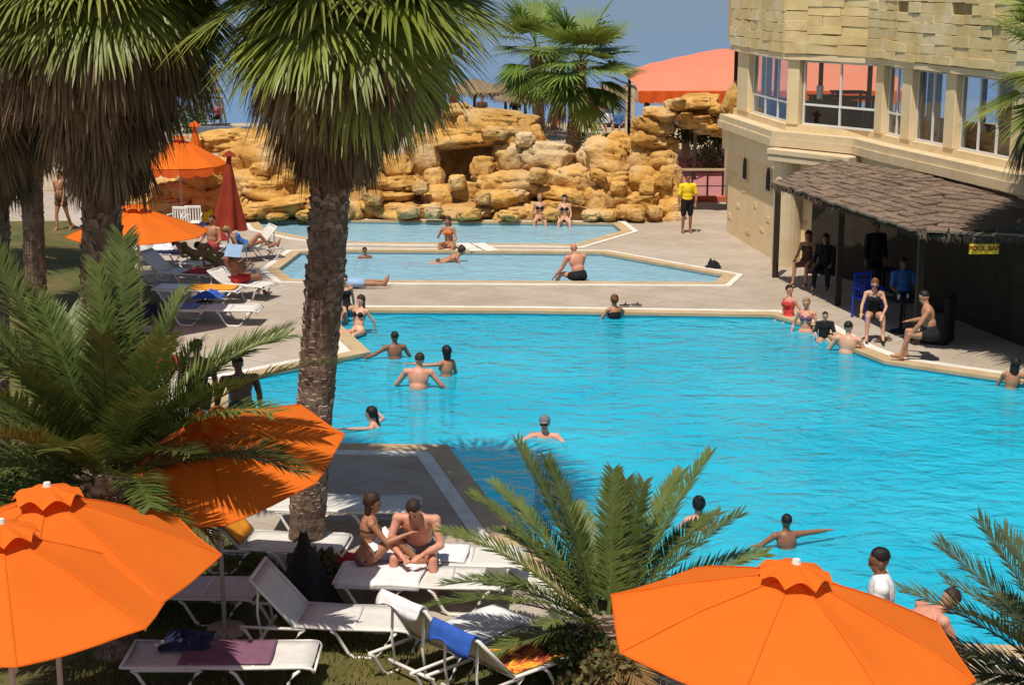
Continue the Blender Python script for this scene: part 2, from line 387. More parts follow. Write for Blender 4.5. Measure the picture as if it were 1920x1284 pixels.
# ------------------------------------------------------------------ ground, pools, sea
def ccw(px, z=0.0):
    p = [G(x, y, z) for x, y in px]
    for q in p: q.z = 0
    return p if area2(p) > 0 else p[::-1]
main_pool = ccw([(425, 716), (545, 692), (692, 662), (630, 606), (622, 583), (1000, 585), (1448, 592), (1520, 612), (1596, 654), (1660, 679), (1760, 694), (1920, 717), (2300, 765),
                 (2400, 1262), (1920, 1216), (1300, 1196), (1120, 1132), (966, 1010), (836, 838), (620, 834), (425, 832)])
kid_pool = ccw([(520, 506), (562, 474), (640, 471), (1128, 475), (1358, 517), (1342, 531), (640, 527), (545, 525)])
top_pool = ccw([(478, 413), (1150, 420), (1168, 434), (1078, 460), (640, 455), (560, 445), (494, 430)])
POOLS = [(main_pool, 1.35, 'basin', 'pool_water', 0.30, 0.22, 'main'), (kid_pool, 0.40, 'basin_shallow', 'shallow_water', 0.26, 0.16, 'wading'), (top_pool, 0.40, 'basin_shallow', 'shallow_water', 0.26, 0.16, 'upper')]
SHORE = 80.0
outer = [V((-90, -14, 0)), V((90, -14, 0)), V((90, SHORE, 0)), V((-90, SHORE, 0))]
tag(sheet('ground', outer, [p[0] for p in POOLS], 0.0, MT['deck']), kind='structure')
tag(sheet('beach', [V((-89, 54, 0)), V((89, 54, 0)), V((89, SHORE - .2, 0)), V((-89, SHORE - .2, 0))], [], 0.012, MT['sand']), kind='structure')
pyd('shore_slope', [(-90, SHORE, 0), (90, SHORE, 0), (90, SHORE + 5, -1.2), (-90, SHORE + 5, -1.2)], [(0, 1, 2, 3)], MT['sand'])['kind'] = 'structure'
pyd('sea', [(-4000, SHORE - 3, -0.45), (4000, SHORE - 3, -0.45), (9000, 15000, -0.45), (-9000, 15000, -0.45)], [(0, 1, 2, 3)], MT['sea_water'])['kind'] = 'structure'
WATER = -0.07
for poly, depth, bm_, wm_, cw, lw, nm in POOLS:
    n = len(poly)
    w = pyd('pool_wall', [(p.x, p.y, 0) for p in poly] + [(p.x, p.y, -depth) for p in poly], [(i, (i + 1) % n, n + (i + 1) % n, n + i)[::-1] for i in range(n)], MT[bm_])
    w['kind'] = 'structure'
    sheet('pool_floor', poly, [], -depth, MT[bm_])['kind'] = 'structure'
    sheet('pool_water', offset(poly, -0.004), [], WATER, MT[wm_])['kind'] = 'structure'
    ring('pool_coping', offset(poly, -0.03), offset(poly, cw), -0.03, 0.03, MT['coping'])['kind'] = 'structure'
    ring('pool_white_border', offset(poly, cw + 0.004), offset(poly, cw + 0.004 + lw), -0.02, 0.022, MT['white_line'])['kind'] = 'structure'
# two white slabs across the divider between the small pools
for x0 in (868, 898):
    c = G(x0 + 12, 466); d = (G(x0 + 26, 473) - G(x0 - 2, 459)); d.z = 0
    bm = bmesh.new(); add_box(bm, (0, 0, 0.042), (d.length, 0.34, 0.02), oriented(d), 0.006)
    o = build('stepping_slab', bm, MT['white_line']); o.location = (c.x, c.y, 0)
    tag(o, 'white slab on the strip between the two small pools, %s the standing woman' % ('next to' if x0 == 868 else 'the one farther from'), 'slab', 'white slabs between the small pools')
# lawn, garden bed
lawn_px = [(-500, 420), (130, 415), (250, 500), (330, 590), (310, 690), (250, 780), (330, 880), (420, 960), (520, 1062), (610, 1122), (700, 1165), (860, 1218), (1000, 1262), (1120, 1330), (1300, 1500), (-700, 1500)]
lawn = ccw(lawn_px)
sheet('lawn', lawn, [], 0.018, MT['lawn'])['kind'] = 'structure'
def inside(poly, x, y):
    c = False; n = len(poly)
    for i in range(n):
        a, b = poly[i], poly[i - 1]
        if (a.y > y) != (b.y > y) and x < (b.x - a.x) * (y - a.y) / (b.y - a.y) + a.x: c = not c
    return c
def grass_patch(poly, n, h0, h1, name, m, z=0.018, region=None):
    rg = random.Random(3); vs_, fs_ = [], []
    xs = [p.x for p in poly]; ys = [p.y for p in poly]
    x0, x1, y0, y1 = region or (min(xs), max(xs), min(ys), max(ys))
    k = 0
    while k < n:
        x, y = rg.uniform(x0, x1), rg.uniform(y0, y1)
        if not inside(poly, x, y): k += 1; continue
        k += 1
        if noise.noise(V((x * 0.9, y * 0.9, 3))) < rg.uniform(-0.5, 0.25): continue
        a, h, w, ln = rg.uniform(0, 2 * pi), rg.uniform(h0, h1), rg.uniform(0.006, 0.012), rg.uniform(0.2, 0.9)
        dx, dy = cos(a), sin(a)
        i = len(vs_)
        vs_ += [(x - dy * w, y + dx * w, z), (x + dy * w, y - dx * w, z), (x + dx * h * ln * .4 + dy * w * .6, y + dy * h * ln * .4 - dx * w * .6, z + h * .65), (x + dx * h * ln, y + dy * h * ln, z + h)]
        fs_ += [(i, i + 1, i + 2), (i, i + 2, i + 3)]
    o = pyd(name, vs_, fs_, m); o['kind'] = 'stuff'; return o
grass_patch(lawn, 90000, 0.03, 0.085, 'grass', MT['grass'], region=(-9, 3, 12.5, 26))
# leaf bushes
def bush(label, px, py, w, h, m, nleaf, leaf=0.10, z=0.0, name='bush', long_=1.0, Y=None):
    c = PY(px, py, Y) if Y else G(px, py, z)
    root = empty(name, (c.x, c.y, z if not Y else c.z), 0, label, 'bush')
    rg = random.Random(hash(label) % 9999 if False else int(px * 7 + py)); vs_, fs_ = [], []
    clumps = [(V((rg.gauss(0, w * .28), rg.gauss(0, w * .22), rg.uniform(0.2, 0.85) * h)), rg.uniform(.22, .42) * min(w, h)) for _ in range(11)]
    for k in range(nleaf):
        cc, cr = clumps[k % len(clumps)]
        d = V((rg.gauss(0, 1), rg.gauss(0, 1), rg.gauss(0, 1))).normalized()
        p = cc + d * cr * rg.uniform(.5, 1.05)
        if p.z < 0.01: p.z = rg.uniform(.01, .08)
        t = (d + V((rg.gauss(0, .6), rg.gauss(0, .6), rg.gauss(0.3, .6)))).normalized(); s = t.cross(V((rg.gauss(0, 1), rg.gauss(0, 1), rg.gauss(0, 1)))).normalized()
        l, ww = leaf * rg.uniform(.7, 1.3) * long_, leaf * rg.uniform(.25, .4)
        i = len(vs_)
        vs_ += [p, p + t * l * .5 + s * ww, p + t * l, p + t * l * .5 - s * ww]; fs_.append((i, i + 1, i + 2, i + 3))
    o = pyd('foliage', [tuple(v) for v in vs_], fs_, m, root); o['kind'] = 'stuff'
    bm = bmesh.new()
    for cc, cr in clumps[:6]:
        add_tube(bm, [(cc.x * .1, cc.y * .1, 0.0), (cc.x * .5, cc.y * .5, cc.z * .55), tuple(cc)], [0.025, 0.018, 0.008], 5)
    build('stem', bm, MT['bark'], root)
    return root

# ------------------------------------------------------------------ golden rock formations
rock_meshes = []
for k in range(10):
    rg = random.Random(40 + k)
    bm = bmesh.new(); bmesh.ops.create_icosphere(bm, subdivisions=4, radius=1.0)
    ex = rg.uniform(0.58, 0.80); seed = V((k * 7.3, k * 3.1, k * 1.7))
    cuts = [(V((rg.gauss(0, 1), rg.gauss(0, 1), rg.gauss(0, .8))).normalized(), rg.uniform(.66, .90)) for _ in range(9)]
    for v in bm.verts:
        d = v.co.normalized()
        p = V([math.copysign(abs(c) ** ex, c) for c in d]) * 0.80
        for cn, cdist in cuts:
            e = p.dot(cn) - cdist
            if e > 0: p -= cn * e * 0.85
        nn = noise.fractal(d * 1.3 + seed, 0.8, 2.1, 5)
        st = noise.noise(V((d.x * .5, d.y * .5, d.z * 4.2)) + seed)
        cr = abs(noise.noise(d * 2.1 + seed * 2))
        cr2 = abs(noise.noise(V((d.x, d.y, d.z * 2.2)) * 1.7 + seed * 3))
        p *= 1 + 0.19 * nn - 0.13 * max(0, 0.09 - cr) / 0.09 - 0.12 * max(0, 0.07 - cr2) / 0.07 + 0.035 * noise.fractal(d * 7 + seed, .7, 2.1, 3)
        p.x *= 1 + 0.09 * st; p.y *= 1 + 0.09 * st
        v.co = p
    me = bpy.data.meshes.new('boulder'); bm.to_mesh(me); bm.free()
    me.materials.append(MT['rock']); me.polygons.foreach_set('use_smooth', [True] * len(me.polygons))
    rock_meshes.append(me)
rr = random.Random(5)
def boulder(root, px, py, wpx, hpx, Y, deep=None, tilt=0.0, name='boulder'):
    c = PY(px, py, Y); s = FPX / (Y / cos(PITCH) * 0.985)
    o = bpy.data.objects.new(name, rr.choice(rock_meshes)); COL.objects.link(o)
    o.parent = root
    w, h = wpx / s / 2 * 1.19, hpx / s / 2 * 1.22
    o.location = c - root.location
    o.scale = (w, (deep or max(w, h) * 0.85), h)
    o.rotation_euler = (rr.uniform(-.15, .15), tilt + rr.uniform(-.12, .12), rr.choice((0, pi)) + rr.uniform(-.25, .25))
    return o
def depth_of(py): return 47.5 + max(0, 412 - py) * 0.0135
def Z2(x, y, w, h): return (640 + x / 2.986, y / 2.986, w / 2.986, h / 2.986)
def Z6(x, y, w, h): return (1200 + x / 4.279, 150 + y / 4.279, w / 4.279, h / 4.279)
mid = empty('rock_formation', G(930, 412), 0, 'tall golden boulder formation with a dark cave behind the upper small pool', 'rocks', 'golden artificial rock formations')
for b in [(620, 640, 270, 125), (880, 690, 470, 140), (690, 770, 440, 120), (930, 775, 220, 170), (1065, 790, 170, 170), (450, 870, 200, 250), (310, 930, 215, 135), (310, 1035, 350, 95), (285, 1100, 320, 75), (310, 1180, 350, 115),
          (790, 950, 150, 150), (945, 880, 210, 170), (1150, 890, 310, 190), (985, 1030, 320, 160), (1270, 1000, 260, 150), (690, 1090, 210, 150), (550, 1120, 190, 160), (880, 1120, 370, 130), (690, 1190, 370, 120), (960, 1200, 280, 100),
          (1230, 1090, 290, 100), (1220, 1170, 230, 130), (1430, 1140, 180, 190), (520, 1000, 120, 130), (1400, 1010, 130, 120), (1100, 1190, 220, 110), (480, 1190, 220, 110), (1340, 1200, 200, 100), (160, 1180, 200, 110), (90, 1120, 170, 150),
          (1390, 880, 170, 120), (560, 700, 170, 170), (1060, 900, 200, 150), (840, 1040, 190, 140), (1500, 1060, 130, 130)]:
    x, y, w, h = Z2(*b); boulder(mid, x, y, w, h, depth_of(y), None)
for b in [(660, 900, 330, 330), (820, 860, 280, 260), (560, 980, 240, 260), (1000, 950, 500, 350), (1250, 1050, 500, 250), (300, 1080, 420, 280)]:
    x, y, w, h = Z2(*b); boulder(mid, x, y, w, h, depth_of(y) + 2.4, 1.0)
rwing = empty('rock_formation', G(1220, 412), 0, 'golden boulder pile rising to an arch beside the stone building', 'rocks', 'golden artificial rock formations')
for b in [(1490, 880, 270, 200), (1430, 820, 150, 110), (1550, 800, 150, 130), (1680, 820, 260, 120), (1740, 720, 250, 130), (1500, 960, 250, 150), (1660, 910, 170, 190), (1790, 910, 200, 150), (1700, 1020, 250, 180), (1530, 1020, 210, 120),
          (1840, 1010, 150, 190), (1560, 1120, 170, 140), (1680, 1110, 230, 90), (1600, 1190, 230, 100), (1720, 1230, 150, 120), (1840, 1160, 180, 100), (1840, 1090, 150, 120), (1470, 1210, 190, 80), (1850, 1230, 140, 90), (1800, 820, 180, 120)]:
    x, y, w, h = Z2(*b); boulder(rwing, x, y, w, h, depth_of(y) - .3, None)
for b in [(1650, 1000, 420, 300), (1600, 1130, 430, 220)]:
    x, y, w, h = Z2(*b); boulder(rwing, x, y, w, h, depth_of(y) + 1.6, 0.9)
for b in [(110, 370, 330, 150), (160, 280, 300, 120), (300, 205, 240, 120), (480, 170, 330, 100), (590, 235, 150, 110), (340, 300, 210, 80), (460, 340, 330, 110), (560, 380, 240, 110), (650, 390, 170, 140), (640, 320, 120, 120), (60, 470, 300, 140)]:
    x, y, w, h = Z6(*b); boulder(rwing, x, y, w, h, 48.8, 0.75)
x, y, w, h = Z6(440, 235, 260, 130); boulder(rwing, x, y, w, h, 49.8, 0.5)
lwing = empty('rock_formation', G(430, 412), 0, 'low golden boulder ledges behind the orange parasols', 'rocks', 'golden artificial rock formations')
for x, y, w, h in [(505, 305, 120, 95), (470, 345, 110, 60), (505, 352, 130, 52), (525, 388, 170, 44), (485, 272, 90, 60), (422, 264, 110, 42), (310, 352, 100, 44), (300, 384, 120, 42), (345, 368, 90, 50), (370, 345, 80, 50), (255, 372, 90, 60), (410, 330, 90, 70),
                   (420, 385, 120, 60), (560, 300, 80, 90), (590, 350, 100, 90), (600, 395, 110, 50), (540, 260, 80, 60), (640, 330, 100, 110), (640, 395, 90, 60), (350, 398, 140, 36), (670, 300, 80, 80), (450, 300, 90, 70), (360, 320, 90, 50)]:
    boulder(lwing, x, y, w, h, depth_of(y) - .2, None)
for x, y, w, h in [(560, 350, 260, 130), (400, 360, 240, 100)]:
    boulder(lwing, x, y, w, h, depth_of(y) + 1.4, 0.8)

for root, spots in ((mid, [(700, 372, 40, 30), (765, 395, 44, 28), (812, 398, 36, 26), (880, 402, 50, 22), (955, 404, 46, 20), (1035, 402, 40, 22), (1110, 404, 40, 20), (905, 372, 34, 26), (1010, 330, 40, 30), (858, 342, 36, 30), (1080, 372, 36, 24), (790, 352, 30, 26), (925, 250, 50, 28), (985, 262, 40, 30)]),
                    (rwing, [(1140, 404, 38, 22), (1190, 402, 36, 24), (1226, 398, 34, 26), (1160, 352, 34, 26), (1214, 352, 30, 30), (1250, 340, 26, 30), (1120, 330, 34, 26)]),
                    (lwing, [(455, 402, 50, 18), (520, 404, 46, 18), (575, 402, 44, 20), (490, 320, 40, 30), (545, 330, 36, 30)])):
    for x, y, w, h in spots: boulder(root, x, y, w, h, depth_of(y) - .9, None)
# ------------------------------------------------------------------ the stone building
hotel = empty('stone_building', G(1360, 430), 0, 'honey stone building with a band of windows above the thatched bar', 'building')
HL = hotel.location.copy()
def in_hotel(o):
    o.parent = hotel; o.matrix_parent_inverse = Matrix.Translation(-HL); return o
LZ = 3.32
led = [G(x, y, LZ) for x, y in ((1349, 214), (1447, 246), (1494, 250), (1601, 260), (1652, 273), (1873, 321))]
for q in led: q.z = 0
led.append(led[-1] + (led[-1] - led[-2]).normalized() * 5.0)
# the open line runs left to right as seen, so its right-hand side faces the camera
def sub(line, d): return offset(line, d, False)
wall_l = sub(led, -0.38)           # window plane
low_l = sub(led, -0.30)            # ground floor
in_hotel(band('ledge', led, -0.9, 0.0, LZ - 0.16, LZ, MT['ledge']))
in_hotel(band('ledge_lip', led, -0.30, 0.05, LZ - 0.36, LZ - 0.163, MT['ledge']))
in_hotel(band('fascia', led, -0.95, -0.10, LZ - 0.95, LZ - 0.363, MT['wallplaster']))
in_hotel(band('ground_wall', low_l, -0.60, 0.0, 0.0, LZ - 0.953, MT['wallplaster']))
in_hotel(band('window_sill_wall', wall_l, -0.25, 0.0, LZ + .003, LZ + 0.16, MT['wallplaster']))
in_hotel(band('upper_wall', wall_l, -0.3, 0.06, 5.203, 8.2, MT['joint']))
in_hotel(band('lintel', wall_l, -0.3, 0.12, 5.064, 5.20, MT['wallplaster']))
end = wall_l[0]; back = end + V((1.0, 9.0, 0))
for nm, z0, z1, mm in (('side_wall', 0, LZ - 0.17, 'wallplaster'), ('upper_side_wall', 5.07, 8.19, 'wallstone')):
    in_hotel(band(nm, [back, end + V((0.10, 0.28, 0))], -0.3, 0.0, z0, z1, MT[mm]))
room_l = [end + V((.2, .3, 0))] + wall_l[1:] + [wall_l[-1] + V((4, 8, 0)), back + V((0.2, 0, 0))]
room_c = room_l if area2(room_l) > 0 else room_l[::-1]
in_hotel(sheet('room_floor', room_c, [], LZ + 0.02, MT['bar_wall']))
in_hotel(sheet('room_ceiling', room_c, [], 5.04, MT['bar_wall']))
in_hotel(sheet('roof', room_c, [], 8.15, MT['wallplaster']))
# back side of the room: posts with the bright terrace canopy beyond
bl = [back + V((0.3, 0, 0)), wall_l[-1] + V((4, 8, 0))]
for i in range(9):
    p = bl[0].lerp(bl[1], i / 8)
    bm = bmesh.new(); add_box(bm, (p.x, p.y, (LZ + 5.04) / 2 + 0.01), (0.12, 0.12, 5.02 - LZ)); in_hotel(build('back_post', bm, MT['darkwood']))
def on_wall(px, z, line=None):
    line = line or wall_l
    for a, b in zip(line, line[1:]):
        xa, xb = proj(V((a.x, a.y, z)))[0], proj(V((b.x, b.y, z)))[0]
        if xa - 1e-6 <= px <= xb + 1e-6:
            lo, hi = 0.0, 1.0
            for _ in range(30):
                m_ = (lo + hi) / 2; q = a.lerp(b, m_)
                if proj(V((q.x, q.y, z)))[0] < px: lo = m_
                else: hi = m_
            return a.lerp(b, lo), (b - a).normalized()
    a, b = line[-2], line[-1]
    return b, (b - a).normalized()
def pillar(x0, x1, proud=0.03):
    a, u = on_wall(x0, 4.1); b, _ = on_wall(x1, 4.1)
    u = (b - a).normalized(); c = (a + b) / 2; nrm = V((u.y, -u.x, 0))
    bm = bmesh.new(); add_box(bm, c - nrm * (0.14 - proud) + V((0, 0, (LZ + 0.163 + 5.06) / 2)), ((b - a).length, 0.28, 5.06 - LZ - 0.163), oriented(u), 0.015)
    in_hotel(build('pillar', bm, MT['wallplaster']))
for x0, x1 in ((1384, 1404), (1476, 1498), (1642, 1656), (1691, 1709), (1772, 1791), (1897, 1925)): pillar(x0, x1)
def window(x0, x1, cols, transom=True):
    a, _ = on_wall(x0, 4.1); b, _ = on_wall(x1, 4.1)
    u = (b - a).normalized(); nrm = V((u.y, -u.x, 0)); L = (b - a).length; zb, zt = LZ + 0.165, 5.056; H = zt - zb
    w = empty('window', (a + b) / 2 - nrm * 0.13 + V((0, 0, zb)), atan2(u.y, u.x)); in_hotel(w)
    bm = bmesh.new(); t = 0.05
    add_box(bm, (0, 0, t / 2), (L, t, t)); add_box(bm, (0, 0, H - t / 2), (L, t, t))
    zm = H * 0.32
    for i in range(cols + 1):
        add_box(bm, (-L / 2 + t / 2 + (L - t) * i / cols, 0, H / 2), (t * (1 if i in (0, cols) else .8), t * .96, H - 2 * t - .002))
    if transom: add_box(bm, (0, 0, zm), (L - 2 * t, t * .92, t))
    build('frame', bm, MT['frame'], w)
    for i in range(cols):
        xa, xb = -L / 2 + L * i / cols + t, -L / 2 + L * (i + 1) / cols - t * .6
        for z0, z1 in (((t, zm - t / 2), (zm + t / 2, H - t)) if transom else ((t, H - t),)):
            bm = bmesh.new(); add_box(bm, ((xa + xb) / 2, 0, (z0 + z1) / 2), (xb - xa, 0.008, z1 - z0)); build('pane', bm, MT['glass'], w)
window(1405, 1475, 3); window(1500, 1641, 2); window(1657, 1690, 2); window(1710, 1771, 2, False); window(1792, 1896, 3, False)
# curtains behind the windows on the right
for x0, x1 in ((1712, 1738), (1840, 1893), (1406, 1424)):
    a, _ = on_wall(x0, 4.1); b, _ = on_wall(x1, 4.1); u = (b - a).normalized(); nrm = V((u.y, -u.x, 0)); L = (b - a).length
    n = 36; vs_ = []
    for i in range(n + 1):
        p = a.lerp(b, i / n) - nrm * (0.32 + 0.035 * sin(i * 1.4))
        vs_ += [(p.x, p.y, LZ + .05), (p.x, p.y, 5.03)]
    in_hotel(pyd('curtain', vs_, [(2 * i, 2 * i + 2, 2 * i + 3, 2 * i + 1) for i in range(n)], cloth('curtain_cloth', (0.34, 0.31, 0.27), 0.2)))
# uneven facing stones of the upper wall, each its own block
bm = bmesh.new(); add_box(bm, (0, 0, 0), (1, 1, 1), None, 0.025); me_stone = bpy.data.meshes.new('stone'); bm.to_mesh(me_stone); bm.free(); me_stone.materials.append(MT['wallstone'])
rs = random.Random(11)
up_l = sub(wall_l, 0.06)
nstone = 0
def stones(a, b, z0, z1, course, l0, l1, rough, skip=0.03):
    global nstone
    u = (b - a).normalized(); nrm = V((u.y, -u.x, 0)); Lt = (b - a).length; z = z0; row = 0
    while z < z1 - 0.05:
        h = course * rs.uniform(.85, 1.2); x = 0.0
        while x < Lt - 0.02:
            l = min(rs.uniform(l0, l1), Lt - x)
            if Lt - x - l < 0.15: l = Lt - x
            if rs.random() > skip and nstone < 300:
                o = bpy.data.objects.new('stone', me_stone); COL.objects.link(o); in_hotel(o)
                pr = abs(rs.gauss(0, rough)) + 0.012; dz = rs.uniform(-.012, .012)
                p = a + u * (x + l / 2) + nrm * (pr - 0.055)
                o.location = (p.x, p.y, z + h / 2 + dz); o.rotation_euler = (rs.gauss(0, .02), rs.gauss(0, .012), atan2(u.y, u.x) + rs.gauss(0, .012))
                o.scale = (l - 0.006, 0.24, h - 0.006); nstone += 1
            x += l
        z += h; row += 1
for i in range(len(up_l) - 1):
    b = up_l[i + 1]
    if i == len(up_l) - 2: b = up_l[i].lerp(b, 0.25)
    stones(up_l[i], b, 5.21, 6.95, 0.26 if i < 2 else 0.225, 0.45, 1.05, 0.008 if i < 2 else 0.016, 0.012 if i < 2 else 0.04)
# ground floor: arched slit windows, column, sign block under the ledge
def slit(px, z, w, h):
    p, u = on_wall(px, z, low_l); nrm = V((u.y, -u.x, 0))
    root = empty('arched_window', p + nrm * 0.0 + V((0, 0, z)), atan2(u.y, u.x)); in_hotel(root)
    def arch(W, H, y0, y1):
        bm = bmesh.new(); pr = [(-W / 2, -H / 2)] + [(-W / 2 * cos(pi * k / 10), H / 2 - W * .9 + W * .9 * sin(pi * k / 10)) for k in range(11)] + [(W / 2, -H / 2)]
        f0 = [bm.verts.new((x, y0, zz)) for x, zz in pr]; f1 = [bm.verts.new((x, y1, zz)) for x, zz in pr]
        bm.faces.new(f0); bm.faces.new(f1[::-1])
        for k in range(len(pr)): bm.faces.new((f0[k], f1[k], f1[(k + 1) % len(pr)], f0[(k + 1) % len(pr)]))
        bmesh.ops.recalc_face_normals(bm, faces=bm.faces)
        return bm
    build('surround', arch(w * 1.6, h * 1.25, -0.03, 0.05), MT['ledge'], root)
    build('pane', arch(w, h, -0.045, 0.01), MT['black_cloth'], root)
slit(1399, 2.02, 0.34, 0.58); slit(1443, 2.00, 0.34, 0.58)
a, u = on_wall(1452, 2.6, led); b, _ = on_wall(1605, 2.6, led); nrm = V((u.y, -u.x, 0))
d = (b - a); c = (a + b) / 2
for k, (z0, z1, o_) in enumerate(((2.62, 2.78, .16), (2.785, 2.93, .22))):
    bm = bmesh.new(); add_box(bm, c + V((0, 0, (z0 + z1) / 2)) - V((0, .05, 0)), (d.length, 0.4 + o_, z1 - z0), oriented(d), 0.02); in_hotel(build('moulding', bm, MT['ledge']))
cp, _ = on_wall(1483, 2.3, led)
bm = bmesh.new(); add_tube(bm, [(cp.x, cp.y + .25, 0), (cp.x, cp.y + .25, 1.2), (cp.x, cp.y + .25, 2.35), (cp.x, cp.y + .25, 2.60)], [0.36, 0.36, 0.36, 0.42], 20); in_hotel(build('column', bm, MT['ledge'], None, False))
# small projecting stones on the ground wall
for px, z in ((1368, 0.5), (1384, 0.9), (1402, 0.35), (1416, 1.15), (1428, 0.6), (1440, 0.95), (1377, 1.7), (1462, 0.7), (1475, 1.4), (1490, 0.5), (1505, 1.1), (1520, 1.6), (1395, 1.4), (1455, 1.6)):
    p, u = on_wall(px, z, low_l); nrm = V((u.y, -u.x, 0))
    o = bpy.data.objects.new('stone', me_stone); COL.objects.link(o); in_hotel(o)
    o.location = p - nrm * 0.065 + V((0, 0, z)); o.rotation_euler = (0, 0, atan2(u.y, u.x)); o.scale = (rs.uniform(.22, .45), 0.16, rs.uniform(.09, .15))
p, u = on_wall(1384, 2.6, led); boulder(hotel, 1378, 190, 44, 80, 45.3, 0.5, 0.4, 'corner_boulder')

# ------------------------------------------------------------------ thatched bar
bar = empty('thatched_bar', G(1570, 540), 0, 'open poolside bar with a brown shingled thatch roof on dark posts', 'bar')
BLc = bar.location.copy()
def in_bar(o): o.parent = bar; o.matrix_parent_inverse = Matrix.Translation(-BLc); return o
RF, RB = 2.41, 2.90
F = [G(1446, 342, RF), G(1738, 436, RF), G(2050, 446, RF)]
Bk = [G(1560, 300, RB), G(1775, 336, RB), G(2060, 396, RB)]
for i, (px, py) in enumerate(((1453, 520), (1570, 573), (1718, 646))):
    g = G(px, py); bm = bmesh.new(); add_box(bm, (g.x, g.y, 1.15), (0.13, 0.13, 2.30), None, 0.01); in_bar(build('post', bm, MT['darkwood']))
for a, b in ((F[0], F[1]), (F[1], F[2])):
    d = b - a; bm = bmesh.new(); add_box(bm, (a + b) / 2 + V((0.15, .25, -.10)), (d.length - 0.25, 0.10, 0.13), oriented(d)); in_bar(build('beam', bm, MT['darkwood']))
def bil(P, s, t): return (P[0].lerp(P[1], s)).lerp(P[3].lerp(P[2], s), t)
bm = bmesh.new(); add_box(bm, (0, 0, 0), (1, 1, 1), None, 0.06); me_sh = bpy.data.meshes.new('shingle'); bm.to_mesh(me_sh); bm.free(); me_sh.materials.append(MT['thatch'])
nsh = 0
for P, nc, nr in (((F[0], F[1], Bk[1], Bk[0]), 20, 11), ((F[1], F[2], Bk[2], Bk[1]), 7, 11)):
    bm = bmesh.new(); q = [bm.verts.new(v - V((0, 0, 0.06))) for v in P]; q2 = [bm.verts.new(v - V((0, 0, 0.12))) for v in P]
    bm.faces.new(q); bm.faces.new(q2[::-1])
    for k in range(4): bm.faces.new((q[k], q2[k], q2[(k + 1) % 4], q[(k + 1) % 4]))
    bmesh.ops.recalc_face_normals(bm, faces=bm.faces); in_bar(build('roof_deck', bm, MT['darkwood']))
    for r in range(nr):
        for c in range(nc):
            s = (c + 0.5 + (0.5 if r % 2 else 0) * .8 + rr.uniform(-.12, .12)) / (nc + .4); t = (r + 0.5) / nr
            p = bil(P, s, t); du = bil(P, min(1, s + .02), t) - bil(P, s - .02, t); dv = bil(P, s, t + .02) - bil(P, s, t - .02)
            w = (P[0].lerp(P[3], t) - P[1].lerp(P[2], t)).length / nc; h = (bil(P, s, 1) - bil(P, s, 0)).length / nr
            u = du.normalized(); n_ = u.cross(dv).normalized(); v_ = n_.cross(u)
            mt = Matrix(((u.x, v_.x, n_.x, 0), (u.y, v_.y, n_.y, 0), (u.z, v_.z, n_.z, 0), (0, 0, 0, 1)))
            o = bpy.data.objects.new('shingle', me_sh); COL.objects.link(o); in_bar(o)
            o.matrix_basis = Matrix.Translation(p + n_ * rr.uniform(-.01, .02)) @ mt @ Matrix.Rotation(rr.gauss(0, .05), 4, 'Z') @ Matrix.Rotation(-0.10 + rr.gauss(0, .03), 4, 'X') @ Matrix.Diagonal((w * rr.uniform(.92, 1.15), h * rr.uniform(1.2, 1.6), 0.05, 1))
            nsh += 1
# ragged straw fringe along the eaves
vs_, fs_ = [], []
for a, b in ((F[0], F[1]), (F[1], F[2])):
    n = int((b - a).length * 110)
    for k in range(n):
        p = a.lerp(b, rr.random()) + V((rr.uniform(-.05, .05), rr.uniform(-.06, .06), rr.uniform(-.06, .02))); l = rr.uniform(.05, .19); i = len(vs_)
        dx = V((rr.gauss(0, .05), rr.gauss(-.04, .05), -l)); sx = V((0.008, 0.004, 0))
        vs_ += [tuple(p - sx), tuple(p + sx), tuple(p + dx)]; fs_.append((i, i + 1, i + 2))
o = in_bar(pyd('eave_fringe', vs_, fs_, MT['thatch'])); o['kind'] = 'stuff'
# back wall and counter in the shade, counter made of boards
bw = [on_wall(1530, 1.5, low_l)[0]] + low_l[4:]
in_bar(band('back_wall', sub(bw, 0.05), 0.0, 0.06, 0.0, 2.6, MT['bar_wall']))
c0, c1 = G(1745, 505), G(2010, 640)
cu = (c1 - c0).normalized(); nb = 16
for i in range(nb):
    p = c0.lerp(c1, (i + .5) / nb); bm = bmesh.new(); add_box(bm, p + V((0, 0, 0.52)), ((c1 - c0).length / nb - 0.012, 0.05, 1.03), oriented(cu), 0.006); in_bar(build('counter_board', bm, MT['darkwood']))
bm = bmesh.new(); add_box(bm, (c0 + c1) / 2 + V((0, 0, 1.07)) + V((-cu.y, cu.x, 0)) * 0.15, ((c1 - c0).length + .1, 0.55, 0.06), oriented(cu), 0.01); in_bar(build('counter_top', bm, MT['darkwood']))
# the yellow sign
sg = PY(1845, 467, 29.2)
sign = empty('sign', sg, R(4), 'small yellow sign with dark red letters hanging under the thatch eave', 'sign')
sw, shh = 0.56, 0.19
bm = bmesh.new(); add_box(bm, (0, 0, 0), (sw, 0.02, shh), None, 0.004); build('board', bm, MT['yellow_sign'], sign)
tc = bpy.data.curves.new('lettering', 'FONT'); tc.body = 'POOL BAR'; tc.size = 0.125; tc.align_x = 'CENTER'; tc.align_y = 'CENTER'; tc.extrude = 0.002
to = bpy.data.objects.new('lettering', tc); COL.objects.link(to); to.parent = sign; to.location = (0, -0.0135, 0.012); to.rotation_euler = (pi / 2, 0, 0); tc.materials.append(MT['red_letter']); tc.offset = 0.004
bpy.context.view_layer.update()
lm = bpy.data.meshes.new_from_object(to.evaluated_get(bpy.context.evaluated_depsgraph_get())); bpy.data.objects.remove(to)
